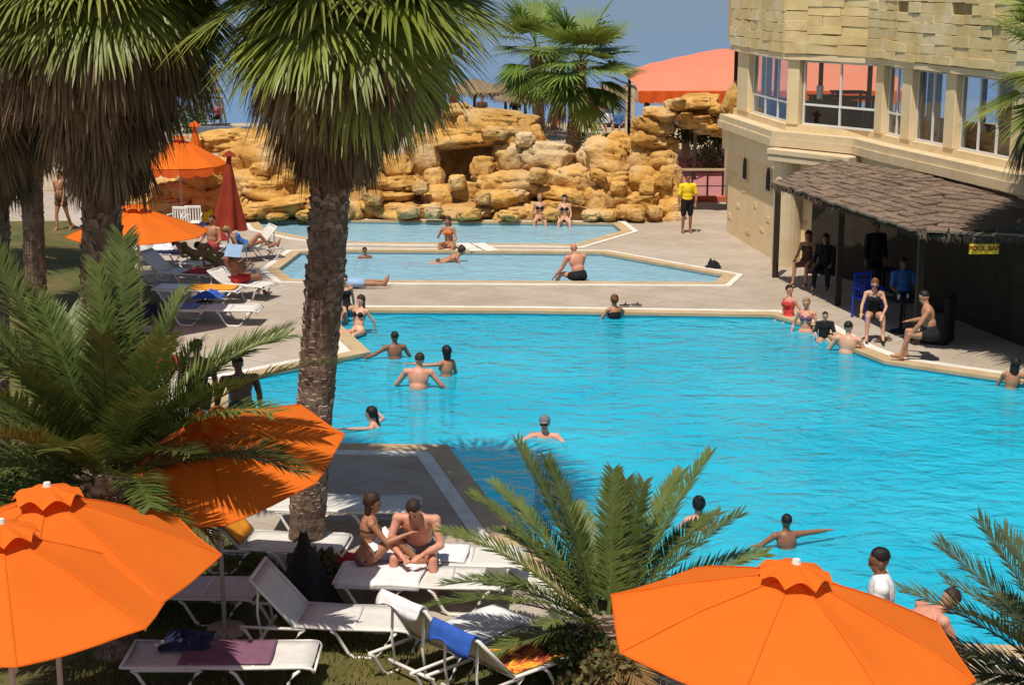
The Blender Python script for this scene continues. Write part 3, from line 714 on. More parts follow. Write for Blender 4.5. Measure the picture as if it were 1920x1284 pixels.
lo_ = link('lettering', lm, None, sign); lo_.location = (0, -0.0135, 0.012); lo_.rotation_euler = (pi / 2, 0, 0)
for s_ in (-1, 1):
    bm = bmesh.new(); add_tube(bm, [(s_ * .22, 0, shh / 2), (s_ * .22, 0, shh / 2 + .16)], 0.006, 5); build('hanger', bm, MT['pole'], sign)

# ------------------------------------------------------------------ beyond the rocks
# terrace, railing, salmon marquee, cream posts
tp = ccw([(1266, 372), (1372, 372), (1400, 296), (1262, 292)])
sheet('terrace', tp, [], 0.016, MT['pink_paving'])['kind'] = 'structure'
a, b = G(1262, 378), G(1366, 378); bm = bmesh.new(); add_box(bm, (a + b) / 2 + V((0, 0, .09)), ((b - a).length, .22, .18), None, .02); o = build('kerb', bm, MT['red_kerb']); o['kind'] = 'structure'
rl = empty('railing', (a + b) / 2 + V((0, .4, 0)), 0, 'thin dark railing with a pale top rail behind the man in yellow', 'railing')
L = (b - a).length
bm = bmesh.new(); add_box(bm, (0, 0, 0.98), (L, 0.07, 0.07)); build('top_rail', bm, MT['cream'], rl)
for i in range(4):
    bm = bmesh.new(); add_box(bm, (-L / 2 + L * (i + .3) / 3.6, 0, 0.48), (0.06, 0.06, 0.93)); build('post', bm, MT['darkwood'], rl)
bm = bmesh.new(); add_box(bm, (0, 0, 0.45), (L, 0.03, 0.03)); build('rail', bm, MT['darkwood'], rl)
mq0 = PY(1300, 168, 58); mq = empty('marquee', (mq0.x, 58, 0), 0, 'large salmon orange canopy beside and behind the stone building', 'canopy')
x0, x1 = PY(1192, 168, 58).x - mq0.x, PY(1680, 168, 58).x - mq0.x
ze = PY(1300, 160, 58).z; zr = PY(1400, 100, 62).z
nx, ny = 40, 10; vs_, fs_ = [], []
for j in range(ny + 1):
    for i in range(nx + 1):
        fx, fy = i / nx, j / ny; ex = min(1, fx / .42); ey = min(1, fy / .55)
        vs_.append((x0 + (x1 - x0) * fx, -1.2 + 9 * fy, ze + (zr - ze) * min(ex, ey) ** .8 + 0.03 * sin(fx * 60) * (1 - min(ex, ey)) - (0.22 if j == 0 else 0)))
for j in range(ny):
    for i in range(nx): k = j * (nx + 1) + i; fs_.append((k, k + 1, k + nx + 2, k + nx + 1))
pyd('canopy', vs_, fs_, MT['salmon'], mq, True)
vv = []
for i in range(nx * 3 + 1):
    fx = i / (nx * 3); x = x0 + (x1 - x0) * fx
    vv += [(x, -1.21, ze - .12), (x, -1.21 + 0.03 * sin(i), ze - .50 - .07 * abs(sin(i * .8)))]
pyd('valance', vv, [(2 * i, 2 * i + 2, 2 * i + 3, 2 * i + 1) for i in range(nx * 3)], MT['orange_valance'], mq)
for fx in (.03, .22, .42, .62, .82, .98):
    for y in (-1.1, 7):
        bm = bmesh.new(); add_box(bm, (x0 + (x1 - x0) * fx, y, (ze - .2) / 2), (.11, .11, ze - .2)); build('post', bm, MT['darkwood'], mq)
for px in (1175, 1186):
    g = G(px, 262); bm = bmesh.new(); add_box(bm, (0, 0, 1.2), (0.17, 0.17, 2.4), None, .02); add_box(bm, (0, 0, 2.43), (0.24, 0.24, .06)); o = build('cream_post', bm, MT['cream']); o.location = g
    tag(o, 'tall cream post right of the background palm, %s of the close pair' % ('left' if px == 1175 else 'right'), 'post', 'cream posts beyond the rocks')
g = G(1340, 330); bm = bmesh.new(); add_box(bm, (0, 0, 0.9), (0.30, 0.3, 1.8), None, .02); add_box(bm, (0, 0, 1.83), (0.36, 0.36, .08)); o = build('cream_post', bm, MT['cream']); o.location = G(1285, 300); tag(o, 'short cream post seen through the rock arch', 'post')
g = G(418, 258); bm = bmesh.new(); add_box(bm, (0, 0, .25), (2.6, .3, .5), None, .02); o = build('low_wall', bm, MT['grey_wall']); o.location = g; tag(o, 'low grey blue wall near the beach left of the big palm', 'wall')
bush('dark green hedge seen through the rock arch under the marquee', 1325, 308, 3.2, 1.5, MT['bush'], 2600, .16)
bush('low green bush right of the background fan palm', 1125, 296, 2.4, 0.9, MT['bush'], 1500, .14)
bush('dry grassy bush left of the low rocks by the parasols', 265, 392, 1.5, 1.2, MT['bush_dry'], 2600, .14, long_=1.7)
bush('small green bush by the beach between the two big palms', 350, 250, 1.6, 1.2, MT['bush'], 900, .16)
bush('small flowering tuft on the rocks near the man in yellow', 1250, 392, 0.7, 0.5, MT['bush'], 500, .09)
bush('leafy undergrowth at the foot of the left date palm', 60, 960, 1.6, 0.8, MT['bush'], 2600, .10)
bush('low yellow green plant between the palm trunk and the white lounger', 612, 1100, 0.35, 0.42, MT['bush_dry'], 500, .09)
bush('dark low plant in the bed under the front date palm', 1040, 1275, 0.7, 0.5, MT['bush'], 1500, .08)
bush('dry undergrowth round the base of the front date palm', 1150, 1290, 0.8, 0.4, MT['bush_dry'], 1400, .08)
def thatch_parasol(label, px, py, r, h, zt):
    g = G(px, py); root = empty('thatched_parasol', g, 0, label, 'thatched parasol', 'thatched parasols on the beach')
    bm = bmesh.new(); add_tube(bm, [(0, 0, 0), (0, 0, zt)], 0.07, 8); build('pole', bm, MT['darkwood'], root)
    rg = random.Random(int(px)); vs_, fs_ = [], []
    n = 48
    for j in range(5):
        for i in range(n):
            a = 2 * pi * i / n; f = j / 4; rad = r * (0.04 + .96 * f) * (1 + .03 * rg.uniform(-1, 1)); vs_.append((rad * cos(a), rad * sin(a), zt + .3 - h * f ** 1.1 + rg.uniform(-.02, .02)))
    for j in range(4):
        for i in range(n): fs_.append((j * n + i, j * n + (i + 1) % n, (j + 1) * n + (i + 1) % n, (j + 1) * n + i))
    pyd('thatch', vs_, fs_, MT['straw'], root)
    vs_, fs_ = [], []
    for k in range(420):
        a = rg.uniform(0, 2 * pi); p = V((r * cos(a), r * sin(a), zt + .32 - h)) * 1.0; i = len(vs_); t = V((-sin(a), cos(a), 0)) * .03; dn = V((cos(a) * .08, sin(a) * .08, -rg.uniform(.1, .3)))
        vs_ += [tuple(p - t), tuple(p + t), tuple(p + dn)]; fs_.append((i, i + 1, i + 2))
    o = pyd('straw_fringe', vs_, fs_, MT['straw'], root); o['kind'] = 'stuff'
thatch_parasol('wide thatched beach parasol just right of the tall front palm', 890, 236, 1.75, .55, 1.95)
thatch_parasol('thatched beach parasol between two others above the rock cave', 948, 233, 1.7, .55, 1.75)
thatch_parasol('thatched beach parasol close to the background palm trunk', 985, 244, 1.5, .5, 1.7)
thatch_parasol('thatched beach parasol right of the background fan palm', 1148, 231, 1.6, .5, 1.65)
thatch_parasol('thatched beach parasol beneath the salmon canopy edge', 1215, 240, 1.6, .55, 1.7)
thatch_parasol('thatched beach parasol in the gap between the two big front palms', 372, 240, 1.2, .7, 2.2)
# ------------------------------------------------------------------ parasols
def parasol(label, px, py, z, Rr, rise, rot=22.5, tilt=(0, 0), m='orange', valance=0.0, n=8, group='open orange parasols', basez=0.0, cap=True, sag=0.035):
    c = G(px, py, z)
    root = empty('parasol', (c.x, c.y, basez), R(rot), label, 'parasol', group)
    zz = z - basez
    Tm = Matrix.Translation((0, 0, zz)) @ Matrix.Rotation(-R(rot), 4, 'Z') @ Matrix.Rotation(R(tilt[0]), 4, 'X') @ Matrix.Rotation(R(tilt[1]), 4, 'Y') @ Matrix.Rotation(R(rot), 4, 'Z')
    def surf(f, a):
        k = (a / (2 * pi / n)) % 1.0
        e = cos(pi / n) / cos((k - 0.5) * 2 * pi / n) / 1.0           # straight hem between rib tips
        e = e / (cos(pi / n) / cos(pi / n))
        rad = Rr * f * e
        drop = sag * sin(pi * k) * f * (1.2 - 0.7 * f)                # cloth hangs a little between ribs
        return V((rad * cos(a), rad * sin(a), rise * (1 - f ** 1.28) - drop + 0.016 * noise.noise(V((cos(a) * 2.5, sin(a) * 2.5, f * 3 + px))) + 0.006 * f * noise.noise(V((cos(a) * 9, sin(a) * 9, f * 6 + px)))))
    nr, na = 10, n * 8
    vs_ = [tuple(Tm @ surf(0.06 + .94 * j / nr, 2 * pi * i / na)) for j in range(nr + 1) for i in range(na)]
    fs_ = [(j * na + i, j * na + (i + 1) % na, (j + 1) * na + (i + 1) % na, (j + 1) * na + i) for j in range(nr) for i in range(na)]
    pyd('canopy', vs_, fs_, MT[m], root, True)
    # stitched seams over the ribs and the hem, slightly proud
    bm = bmesh.new()
    for i in range(n):
        a = 2 * pi * i / n; add_tube(bm, [Tm @ (surf(.06 + .94 * k / 6, a) + V((0, 0, .004))) for k in range(7)], 0.007, 5)
    pts = [Tm @ surf(1.0, 2 * pi * i / na) for i in range(na + 1)]; add_tube(bm, pts, 0.010, 5)
    build('seam', bm, MT[m], root)
    if valance:
        vv = []
        for i in range(na * 2 + 1):
            p = Tm @ surf(1.0, 2 * pi * i / (na * 2)); q = V((p.x * 1.01, p.y * 1.01, p.z - valance * (0.65 + .35 * abs(sin(i * pi / 8))))); vv += [tuple(p), tuple(q)]
        pyd('valance', vv, [(2 * i, 2 * i + 2, 2 * i + 3, 2 * i + 1) for i in range(na * 2)], MT['orange_valance'], root)
    if cap:
        cv = []; nc = n * 6
        for j in range(5):
            for i in range(nc):
                a = 2 * pi * i / nc; f = j / 4; k = (i / 6) % 1.0
                rad = 0.31 * f * (1 - 0.12 * sin(pi * k) * f); zt = rise + 0.115 - 0.125 * f ** 1.5 + 0.065 * sin(pi * k) * f ** 2
                cv.append(tuple(Tm @ V((rad * cos(a) + 1e-4 * cos(a), rad * sin(a), zt))))
        pyd('vent_cap', cv, [(j * nc + i, j * nc + (i + 1) % nc, (j + 1) * nc + (i + 1) % nc, (j + 1) * nc + i) for j in range(4) for i in range(nc)], MT[m], root, True)
    bm = bmesh.new(); tp = Tm @ V((0, 0, rise + .145)); add_tube(bm, [tp - V((0, 0, .06)), tp], [0.045, 0.03], 10); build('finial', bm, MT['white_plastic'], root)
    bm = bmesh.new(); pt = Tm @ V((0, 0, rise - .02)); add_tube(bm, [(pt.x * .2, pt.y * .2, 0.02), (pt.x * .4, pt.y * .4, zz * .8), tuple(pt)], 0.026, 10); build('pole', bm, MT['pole'], root)
    bm = bmesh.new(); add_tube(bm, [(0, 0, -.01), (0, 0, .07)], [0.25, 0.20], 20); build('base', bm, MT['pole'], root)
    for i in range(n):
        a = 2 * pi * i / n; bm = bmesh.new()
        add_tube(bm, [Tm @ (surf(k, a) - V((0, 0, .02))) for k in (.08, .5, 1.0)], 0.010, 5)
        add_tube(bm, [Tm @ (surf(.5, a) - V((0, 0, .02))), Tm @ V((0, 0, rise * .25 - .1))], 0.007, 5)
        build('rib', bm, MT['pole'], root)
    return root
parasol('big orange parasol on the right, in front of the man in the white shirt', 1474, 1192, 1.95, 1.46, 0.50, 22.5, (0, 5))
parasol('rear one of the two overlapping orange parasols at the left edge', 98, 1056, 2.0, 1.46, 0.60, 8)
parasol('front orange parasol cut off by the left edge, white finial on top', 12, 1122, 2.0, 1.42, 0.55, 20)
parasol('orange parasol behind the date palm with a frond shadow across it', 412, 868, 1.94, 1.36, 0.50, 12, (12, -9))
parasol('orange parasol with a bare pole over the shaded loungers behind the palm trunks', 258, 438, 2.0, 1.42, 0.50, 22.5)
parasol('orange parasol with a hanging valance at the back by the rocks', 337, 308, 1.75, 1.36, 0.72, 10, (0, 0), 'orange', 0.26)
def closed_parasol(label, px, py, h, r, m, z0=0.35, fold=7, lean=0.0, name='folded_parasol', cap=True):
    g = G(px, py); root = empty(name, g, 0, label, 'parasol')
    n = 56; vs_ = []; J = 12
    for j in range(J + 1):
        f = j / J
        for i in range(n):
            a = 2 * pi * i / n; rad = (0.04 + r * (f ** 1.15)) * (1 + (0.22 * f) * sin(fold * a + f * 1.5)); rad *= (0.86 if 0.10 < f < 0.2 else 1)
            vs_.append((rad * cos(a) + lean * (1 - f), rad * sin(a), h - (h - z0) * f + .03 * f * sin(fold * a)))
    pyd('folded_canopy', vs_, [(j * n + i, j * n + (i + 1) % n, (j + 1) * n + (i + 1) % n, (j + 1) * n + i) for j in range(J) for i in range(n)], MT[m], root, True)
    bm = bmesh.new(); add_tube(bm, [(0, 0, 0), (lean * .5, 0, h * .6), (lean, 0, h + .08)], 0.025, 8); build('pole', bm, MT['pole'], root)
    bm = bmesh.new(); add_tube(bm, [(0, 0, -.01), (0, 0, .06)], [.24, .2], 16); build('base', bm, MT['pole'], root)
    if not cap: return root
    # frill at the crown
    vs_ = []
    for j in range(4):
        for i in range(n):
            a = 2 * pi * i / n; f = j / 3; rad = (.03 + .13 * f) * (1 + .15 * f * sin(8 * a)); vs_.append((rad * cos(a) + lean, rad * sin(a), h + .07 - .15 * f + .03 * f * sin(8 * a)))
    pyd('vent_cap', vs_, [(j * n + i, j * n + (i + 1) % n, (j + 1) * n + (i + 1) % n, (j + 1) * n + i) for j in range(3) for i in range(n)], MT[m], root, True)
    return root
closed_parasol('closed rust red parasol beside the seated sunbathers', 428, 474, 2.60, 0.40, 'rust', 0.62, 5, 0.12)
closed_parasol('half folded bright orange parasol behind the one with a valance', 372, 402, 2.75, 0.38, 'orange', 0.9, 6)
closed_parasol('black folded parasol standing by the foot of the tall palm trunk', 573, 1140, 0.92, 0.33, 'black_cloth', 0.03, 5, cap=False)

# ------------------------------------------------------------------ sun loungers
def lounger(label, px, py, heading, back=0.0, zref=0.36, m='sling', group='white sun loungers', props=False, length=1.92, seat=None):
    c = G(px, py, zref)
    root = empty('sun_lounger', (c.x, c.y, 0), R(heading), label, 'sun lounger', group)
    Hh, W, r = 0.34, 0.33, 0.018
    xh, xf, xk = -length / 2, length / 2, -0.28
    Lb = xk - xh
    cb, sb = cos(R(back)), sin(R(back))
    bp = lambda t, y, dz=0: V((xk - Lb * t * cb - dz * sb, y, Hh + Lb * t * sb + dz * cb))
    bm = bmesh.new()
    for s in (-1, 1):
        add_tube(bm, [(xk - .02, s * W, Hh), (0.2, s * W, Hh - .012), (xf - .12, s * W, Hh), (xf - .03, s * W, Hh - .01), (xf, s * W, Hh - .05)], r, 8)
    for x in (xk, 0.35, xf):
        add_tube(bm, [(x, -W, Hh - (0 if x < xf else .05)), (x, W, Hh - (0 if x < xf else .05))], r * .8, 8)
    build('frame', bm, MT['white_plastic'], root, True)
    bm = bmesh.new()
    for s in (-1, 1): add_tube(bm, [bp(0, s * W), bp(.5, s * W, -.01), bp(1, s * W)], r, 8)
    add_tube(bm, [bp(1, -W), bp(1, W)], r, 8)
    bf = build('backrest_frame', bm, MT['white_plastic'], root, True)
    def slab(fn, n, th, mm, name):
        vs_ = []; ny = 6
        for i in range(n + 1):
            for j in range(ny + 1):
                y = -W + .01 + (2 * W - .02) * j / ny; p = fn(i / n, y); sg = -0.022 * (1 - (y / W) ** 2)
                vs_.append((p.x, p.y, p.z + sg + .012))
        k = len(vs_); vs_ += [(a, b, c_ - th) for a, b, c_ in vs_]
        fs_ = []
        for i in range(n):
            for j in range(ny):
                a = i * (ny + 1) + j; fs_.append((a, a + ny + 1, a + ny + 2, a + 1)); fs_.append((k + a, k + a + 1, k + a + ny + 2, k + a + ny + 1))
        for i in range(n):
            for j, fl in ((0, 0), (ny, 1)):
                a = i * (ny + 1) + j; q = (a, k + a, k + a + ny + 1, a + ny + 1); fs_.append(q if not fl else q[::-1])
        for j in range(ny):
            for i, fl in ((0, 1), (n, 0)):
                a = i * (ny + 1) + j; q = (a, k + a, k + a + 1, a + 1); fs_.append(q if not fl else q[::-1])
        return pyd(name, vs_, fs_, mm, root, True)
    slab(lambda t, y: V((xk + .01 + (xf - xk - .03) * t, y, Hh)), 8, .008, MT[seat or m], 'seat_sling')
    slab(lambda t, y: bp(t * .985 + .005, y), 5, .008, MT[m], 'backrest_sling')
    for s in (-1, 1):
        for x0, x1 in ((xh + .10, xk + .12), (0.12, xf - .14)):
            pts = []
            for k in range(13):
                t = k / 12; x = x0 + (x1 - x0) * t
                sh = min(1, max(0, (0.5 - abs(t - .5)) / .34)); sh = sh * sh * (3 - 2 * sh)
                pts.append((x, s * (W - .005), Hh - .03 - (Hh - .045) * sh))
            bm = bmesh.new(); add_tube(bm, pts, r * 1.05, 8); build('leg', bm, MT['white_plastic'], root, True)
    for s in (-1, 1):
        bm = bmesh.new(); add_tube(bm, [(xh + .10, s * W, Hh - .03), (xk + .12, s * W, Hh - .03)], r, 6); build('side_rail', bm, MT['white_plastic'], root, True)
    if back > 15 or props:
        for s in (-1, 1):
            q = bp(.86, s * .24); bm = bmesh.new(); add_tube(bm, [q, V((q.x - .02, q.y, q.z * .55)), V((q.x + .02, q.y, .16))], .015, 8); build('prop', bm, MT['white_plastic'], root, True)
        q = bp(.86, 0); bm = bmesh.new(); add_tube(bm, [(q.x + .02, -.36, .16), (q.x + .02, .36, .16)], .02, 8); build('crossbar', bm, MT['white_plastic'], root, True)
    return root
def towel(label, lg, t0, t1, m, z=0.362, w=0.60, side=0.0, name='towel', seed=0, hang=0.0):
    # a cloth lying along the lounger between local x t0 and t1
    loc, rz = lg.location, lg.rotation_euler.z
    o_ = empty(name, (loc.x, loc.y, 0), rz)
    n, k = 22, 12; vs_ = []
    for i in range(n + 1):
        for j in range(k + 1):
            x = t0 + (t1 - t0) * i / n; y = (-w / 2 + w * j / k) + side
            zz = z + .012 * noise.noise(V((x * 5 + seed, y * 5, 1))) + .010
            ov = abs(y) - .335
            if ov > 0: zz = z - ov * hang * 1.0 - .0; y = math.copysign(.350 + ov * .15, y)
            vs_.append((x + .02 * noise.noise(V((y * 3, x, seed))), y, zz))
    fs_ = [(i * (k + 1) + j, (i + 1) * (k + 1) + j, (i + 1) * (k + 1) + j + 1, i * (k + 1) + j + 1) for i in range(n) for j in range(k)]
    me = bpy.data.meshes.new(name); me.from_pydata(vs_, [], fs_); me.materials.append(MT[m]); me.polygons.foreach_set('use_smooth', [True] * len(me.polygons))
    o = bpy.data.objects.new(name, me); COL.objects.link(o); o.location = o_.location; o.rotation_euler = o_.rotation_euler
    bpy.data.objects.remove(o_)
    sm = o.modifiers.new('thickness', 'SOLIDIFY'); sm.thickness = .012
    return tag(o, label, 'towel')
def crumple(label, px, py, z, sx, sy, h, m, name='towel', cat='towel', seed=1):
    c = G(px, py, z); n = 26; vs_ = []
    for i in range(n + 1):
        for j in range(n + 1):
            u, v = i / n * 2 - 1, j / n * 2 - 1; d = max(abs(u), abs(v))
            q = noise.fractal(V((u * 1.6 + seed, v * 1.6, seed)), .7, 2, 4)
            e = max(0, 1 - (u * u + v * v) ** .9); rx = 1 + .18 * noise.noise(V((u * 2, v * 2, seed * 3)))
            vs_.append((u * sx / 2 * rx, v * sy / 2 * rx, .006 + h * max(0, (.55 + .75 * q)) * e))
    o = pyd(name, vs_, [(i * (n + 1) + j, (i + 1) * (n + 1) + j, (i + 1) * (n + 1) + j + 1, i * (n + 1) + j + 1) for i in range(n) for j in range(n)], MT[m], None, True)
    o.location = c; sm = o.modifiers.new('thickness', 'SOLIDIFY'); sm.thickness = .008
    return tag(o, label, cat)
def drape(label, lg, m, back, t0=.55, t1=1.04, over=.32, name='towel', w=.60):
    # towel hung over the top of a raised backrest
    Hh, Lb, xk = .34, .68, -.28; cb, sb = cos(R(back)), sin(R(back)); prof = []
    for i in range(8):
        t = t0 + (t1 - t0) * i / 7; prof.append((xk - Lb * t * cb + .024 * sb, Hh + Lb * t * sb + .024 * cb))
    x, z = prof[-1]; prof += [(x - .03, z + .012), (x - .055, z - .01)] + [(x - .06 - .01 * i, z - over * i / 5) for i in range(1, 6)]
    k = 10; vs_ = []
    for i, (x, z) in enumerate(prof):
        for j in range(k + 1): y = -w / 2 + w * j / k; vs_.append((x + .012 * noise.noise(V((y * 6, i * .4, 2))), y, z + .012 * noise.noise(V((y * 4, i * .3, 7))) - (.04 * sin(j * .7) if i == len(prof) - 1 else 0)))
    o = pyd(name, vs_, [(i * (k + 1) + j, (i + 1) * (k + 1) + j, (i + 1) * (k + 1) + j + 1, i * (k + 1) + j + 1) for i in range(len(prof) - 1) for j in range(k)], MT[m], None, True)
    o.location = lg.location; o.rotation_euler = lg.rotation_euler; sm = o.modifiers.new('thickness', 'SOLIDIFY'); sm.thickness = .012
    return tag(o, label, 'towel')
L1 = lounger('white sun lounger under the sunbathing couple, grey mat at its foot', 790, 1076, -5)
towel('white towel under the woman sitting with drawn up knees', L1, -.94, .02, 'towel_white', w=.78, hang=1.2)
bm = bmesh.new(); add_box(bm, (0, 0, 0), (.24, .50, .012), None, .004)
o = build('mat', bm, MT['grey_mat']); o.location = L1.location + Matrix.Rotation(R(-5), 3, 'Z') @ V((.84, 0, .372)); o.rotation_euler = (0, 0, R(-5)); tag(o, 'small grey mat at the foot end of the couple\'s lounger', 'mat')
L2 = lounger('white sun lounger on which the bent man sits, behind the couple\'s front one', 830, 1036, -5)
towel('white towel beneath the seated bent man', L2, -.55, .30, 'towel_white', seed=4)
lounger('empty lounger in the palm shade behind the couple, light blue in shadow', 648, 940, -3)
L4 = lounger('lounger beside the trunk with an orange towel over its raised back', 505, 1010, -6, 48)
drape('bright orange towel hung over the raised backrest below the orange parasol', L4, 'towel_orange', 48, t0=.05, over=.3)
lounger('lounger with a raised back in deep shade left of the black folded parasol', 612, 1150, -6, 48, m='sling')
L6 = lounger('flat lounger on the grass at the lower left with a purple towel', 418, 1222, 0)
towel('purple towel on the flat lounger at the lower left', L6, -.40, .52, 'towel_purple', seed=8)
crumple('dark blue towel heap on the head of the lower left lounger', 352, 1200, .37, .50, .5, .14, 'towel_navy', seed=3)
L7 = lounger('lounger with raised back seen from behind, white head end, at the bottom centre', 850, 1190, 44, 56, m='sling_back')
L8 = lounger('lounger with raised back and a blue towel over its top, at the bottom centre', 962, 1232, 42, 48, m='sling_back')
drape('blue towel hung over the raised backrest at the bottom centre', L8, 'towel_blue', 48, t0=.82, over=.17, w=.62)
towel('white towel on the seat of the lounger with the white head end', L7, -.22, .85, 'towel_white', seed=14, w=.62)
drape('white sheet over the head end of the raised lounger at the bottom centre', L7, 'towel_white', 56, t0=.70, over=.10, w=.64)
towel('red and yellow patterned towel on the seat of the lounger with the blue towel', L8, -.24, .45, 'towel_print', seed=21, w=.62)
lounger('shaded lounger half hidden under the rear left orange parasol', 330, 1096, -4)
L10 = lounger('white lounger with the blue towel heap on the left terrace', 402, 574, -4)
crumple('bright blue towel heap on the white lounger on the left terrace', 392, 556, .372, .62, .5, .20, 'towel_blue', seed=9)
crumple('dark bathing things beside the bright blue towel on the left terrace', 384, 566, .372, .35, .2, .06, 'cloth_black', 'swimwear', 'clothes', 5)
L11 = lounger('lounger with the flat orange towel on the left terrace', 372, 538, -6)
towel('orange towel spread on a lounger by the sunburnt man\'s chair', L11, -.15, .85, 'towel_orange', seed=31)
L12 = lounger('grey shaded lounger with raised back under the bare pole parasol', 330, 506, -18, 40)
L13 = lounger('low white lounger chair in which the sunburnt man sits with feet on the deck', 452, 528, -22, 35, length=1.5)
L14 = lounger('white lounger with raised back on which a person lies with drawn up knees', 405, 492, 160, 45)
L15 = lounger('pale lounger with raised back farthest right by the small pool corner', 462, 462, 205, 50)
towel('cream towel on the farthest right pale lounger by the small pool', L15, -.2, .7, 'towel_white', seed=40)
L16 = lounger('lounger in shade close behind the pole of the orange parasol', 292, 470, -15, 30)
crumple('white and dark bags on the shaded lounger behind the parasol pole', 305, 466, .37, .6, .5, .25, 'towel_white', 'bag', 'bag', 17)
crumple('navy towel on the ground under the left date palm fronds', 278, 588, 0.03, .6, .6, .25, 'towel_navy', seed=23)
crumple('red towel on the deck beside the standing dark figures', 322, 684, 0.03, .8, .7, .20, 'towel_red', seed=27)
crumple('dark red cloth on the ground between the trunk and the white lounger', 628, 1046, 0.03, .5, .4, .16, 'towel_red', seed=29)
crumple('dark bag lying on the paving by the tip of the wading pool', 1337, 500, 0.03, .38, .28, .22, 'cloth_black', 'bag', 'bag', 33)
crumple('navy towel on the chair behind the rust red parasol', 385, 432, .4, .6, .4, .25, 'towel_navy', seed=35)
towel('sky blue towel along the white lounger nearest the bright blue towel heap', L10, -.9, -.35, 'towel_sky', seed=61)
towel('white towel over the foot of the lounger with the orange towel', L11, -.9, -.25, 'towel_white', seed=62)
towel('red towel on the shaded grey lounger under the bare pole parasol', L12, .3, .9, 'towel_red', seed=63)
towel('navy towel on the pale lounger beside the closed rust red parasol', L16, -.2, .8, 'towel_navy', seed=64)
crumple('red beach bag on the paving beside the closed rust red parasol', 412, 448, .03, .45, .35, .35, 'towel_red', 'bag', 'bag', 66)
crumple('sky blue beach bag between the loungers under the bare pole parasol', 432, 505, .03, .4, .35, .3, 'towel_sky', 'bag', 'bag', 68)
# wooden dining chairs and a small yellow bag at the back of the left terrace
def chair(label, px, py, rz, m, seat_m=None, name='chair', group=None, arms=False, hgt=.86):
    g = G(px, py); root = empty(name, g, R(rz), label, 'chair', group); s = .21
    for sx in (-1, 1):
        for sy in (-1, 1):
            bm = bmesh.new(); add_tube(bm, [(sx * (s + .02), sy * (s + .02), 0), (sx * s, sy * s, .44 if sy > 0 else hgt)], .020, 6); build('leg', bm, MT[m], root)
    bm = bmesh.new(); add_box(bm, (0, 0, .445), (.46, .46, .04), None, .015); build('seat', bm, MT[seat_m or m], root)
    bm = bmesh.new(); nb_ = 5
    add_box(bm, (0, -s, hgt - .03), (.44, .03, .08), None, .01)
    for i in range(nb_): add_box(bm, (-.15 + .3 * i / (nb_ - 1), -s, .63), (.035, .018, hgt - .55))
    build('backrest', bm, MT[seat_m or m], root)
    if arms:
        for sx in (-1, 1):
            bm = bmesh.new(); add_tube(bm, [(sx * .25, -s, .66), (sx * .27, .05, .67), (sx * .25, s, .62), (sx * .23, s, .42)], .02, 6); build('armrest', bm, MT[m], root)
    return root
chair('white plastic chair with things on it left behind the rust red parasol', 335, 448, 170, 'white_plastic', arms=True)
chair('second white plastic chair next to the rust red parasol', 362, 446, 185, 'white_plastic', arms=True)
crumple('small yellow bag hanging by the white chairs near the rust red parasol', 392, 416, .05, .45, .3, .45, 'cloth_yellow', 'bag', 'bag', 19)
# bar furniture
chair('bright blue plastic chair of the woman at the bar edge', 1626, 597, 205, 'chair_blue', arms=True, hgt=.95)
def black_chair(label, px, py, rz, sc=1.0):
    g = G(px, py); root = empty('armchair', g, R(rz), label, 'chair', 'black bar chairs'); root.scale = (sc, sc, sc)
    bm = bmesh.new(); add_box(bm, (0, .02, .24), (.56, .52, .42), None, .03); build('seat', bm, MT['black_cloth'], root)
    bm = bmesh.new(); add_box(bm, (0, -.27, .48), (.58, .09, .94), None, .03); build('backrest', bm, MT['black_cloth'], root)
    for s in (-1, 1):
        bm = bmesh.new(); add_box(bm, (s * .31, .0, .34), (.08, .54, .64), None, .025); build('armrest', bm, MT['black_cloth'], root)
    return root
black_chair('black armchair of the bare backed man behind the third bar post', 1752, 640, 60)
black_chair('black armchair of the long haired figure near the stone wall', 1548, 512, 150, 1.1)
black_chair('black armchair in the dark behind the second bar post', 1632, 520, 170)
black_chair('black armchair deepest in the shade of the bar', 1690, 545, 200)
def round_table(label, px, py, r=.34, h=.68):
    g = G(px, py); root = empty('round_table', g, 0, label, 'table')
    bm = bmesh.new(); add_tube(bm, [(0, 0, h - .03), (0, 0, h)], r, 28); build('tabletop', bm, MT['black_cloth'], root)
    bm = bmesh.new(); add_tube(bm, [(0, 0, .02), (0, 0, h - .03)], .035, 10); build('stem', bm, MT['black_cloth'], root)
    bm = bmesh.new(); add_tube(bm, [(0, 0, 0), (0, 0, .03)], [.24, .2], 20); build('base', bm, MT['black_cloth'], root)
    return root
T1 = round_table('small black round table between the woman and the bare backed man', 1688, 622)
round_table('small black round table in the dark behind the blue chair', 1655, 560)
def cup(label, loc, r=.035, h=.10, m='cloth_white'):
    bm = bmesh.new(); add_tube(bm, [(0, 0, 0), (0, 0, h)], [r * .8, r], 14); o = build('cup', bm, MT[m]); o.location = loc; return tag(o, label, 'cup')
cup('white cup on the black table at the bar edge', T1.location + V((-.08, -.05, .68)))
cup('small white cup farther back on the black table', T1.location + V((.14, .10, .68)), .03, .08)
g = G(1779, 632); bm = bmesh.new(); add_box(bm, (0, 0, 0), (.05, .22, .40), Matrix.Rotation(.12, 4, 'Y'), .02); o = build('towel', bm, MT['towel_white'], None, True); o.location = (g.x, g.y, .52); tag(o, 'white towel hanging beside the armrest of the bare backed man\'s chair', 'towel')
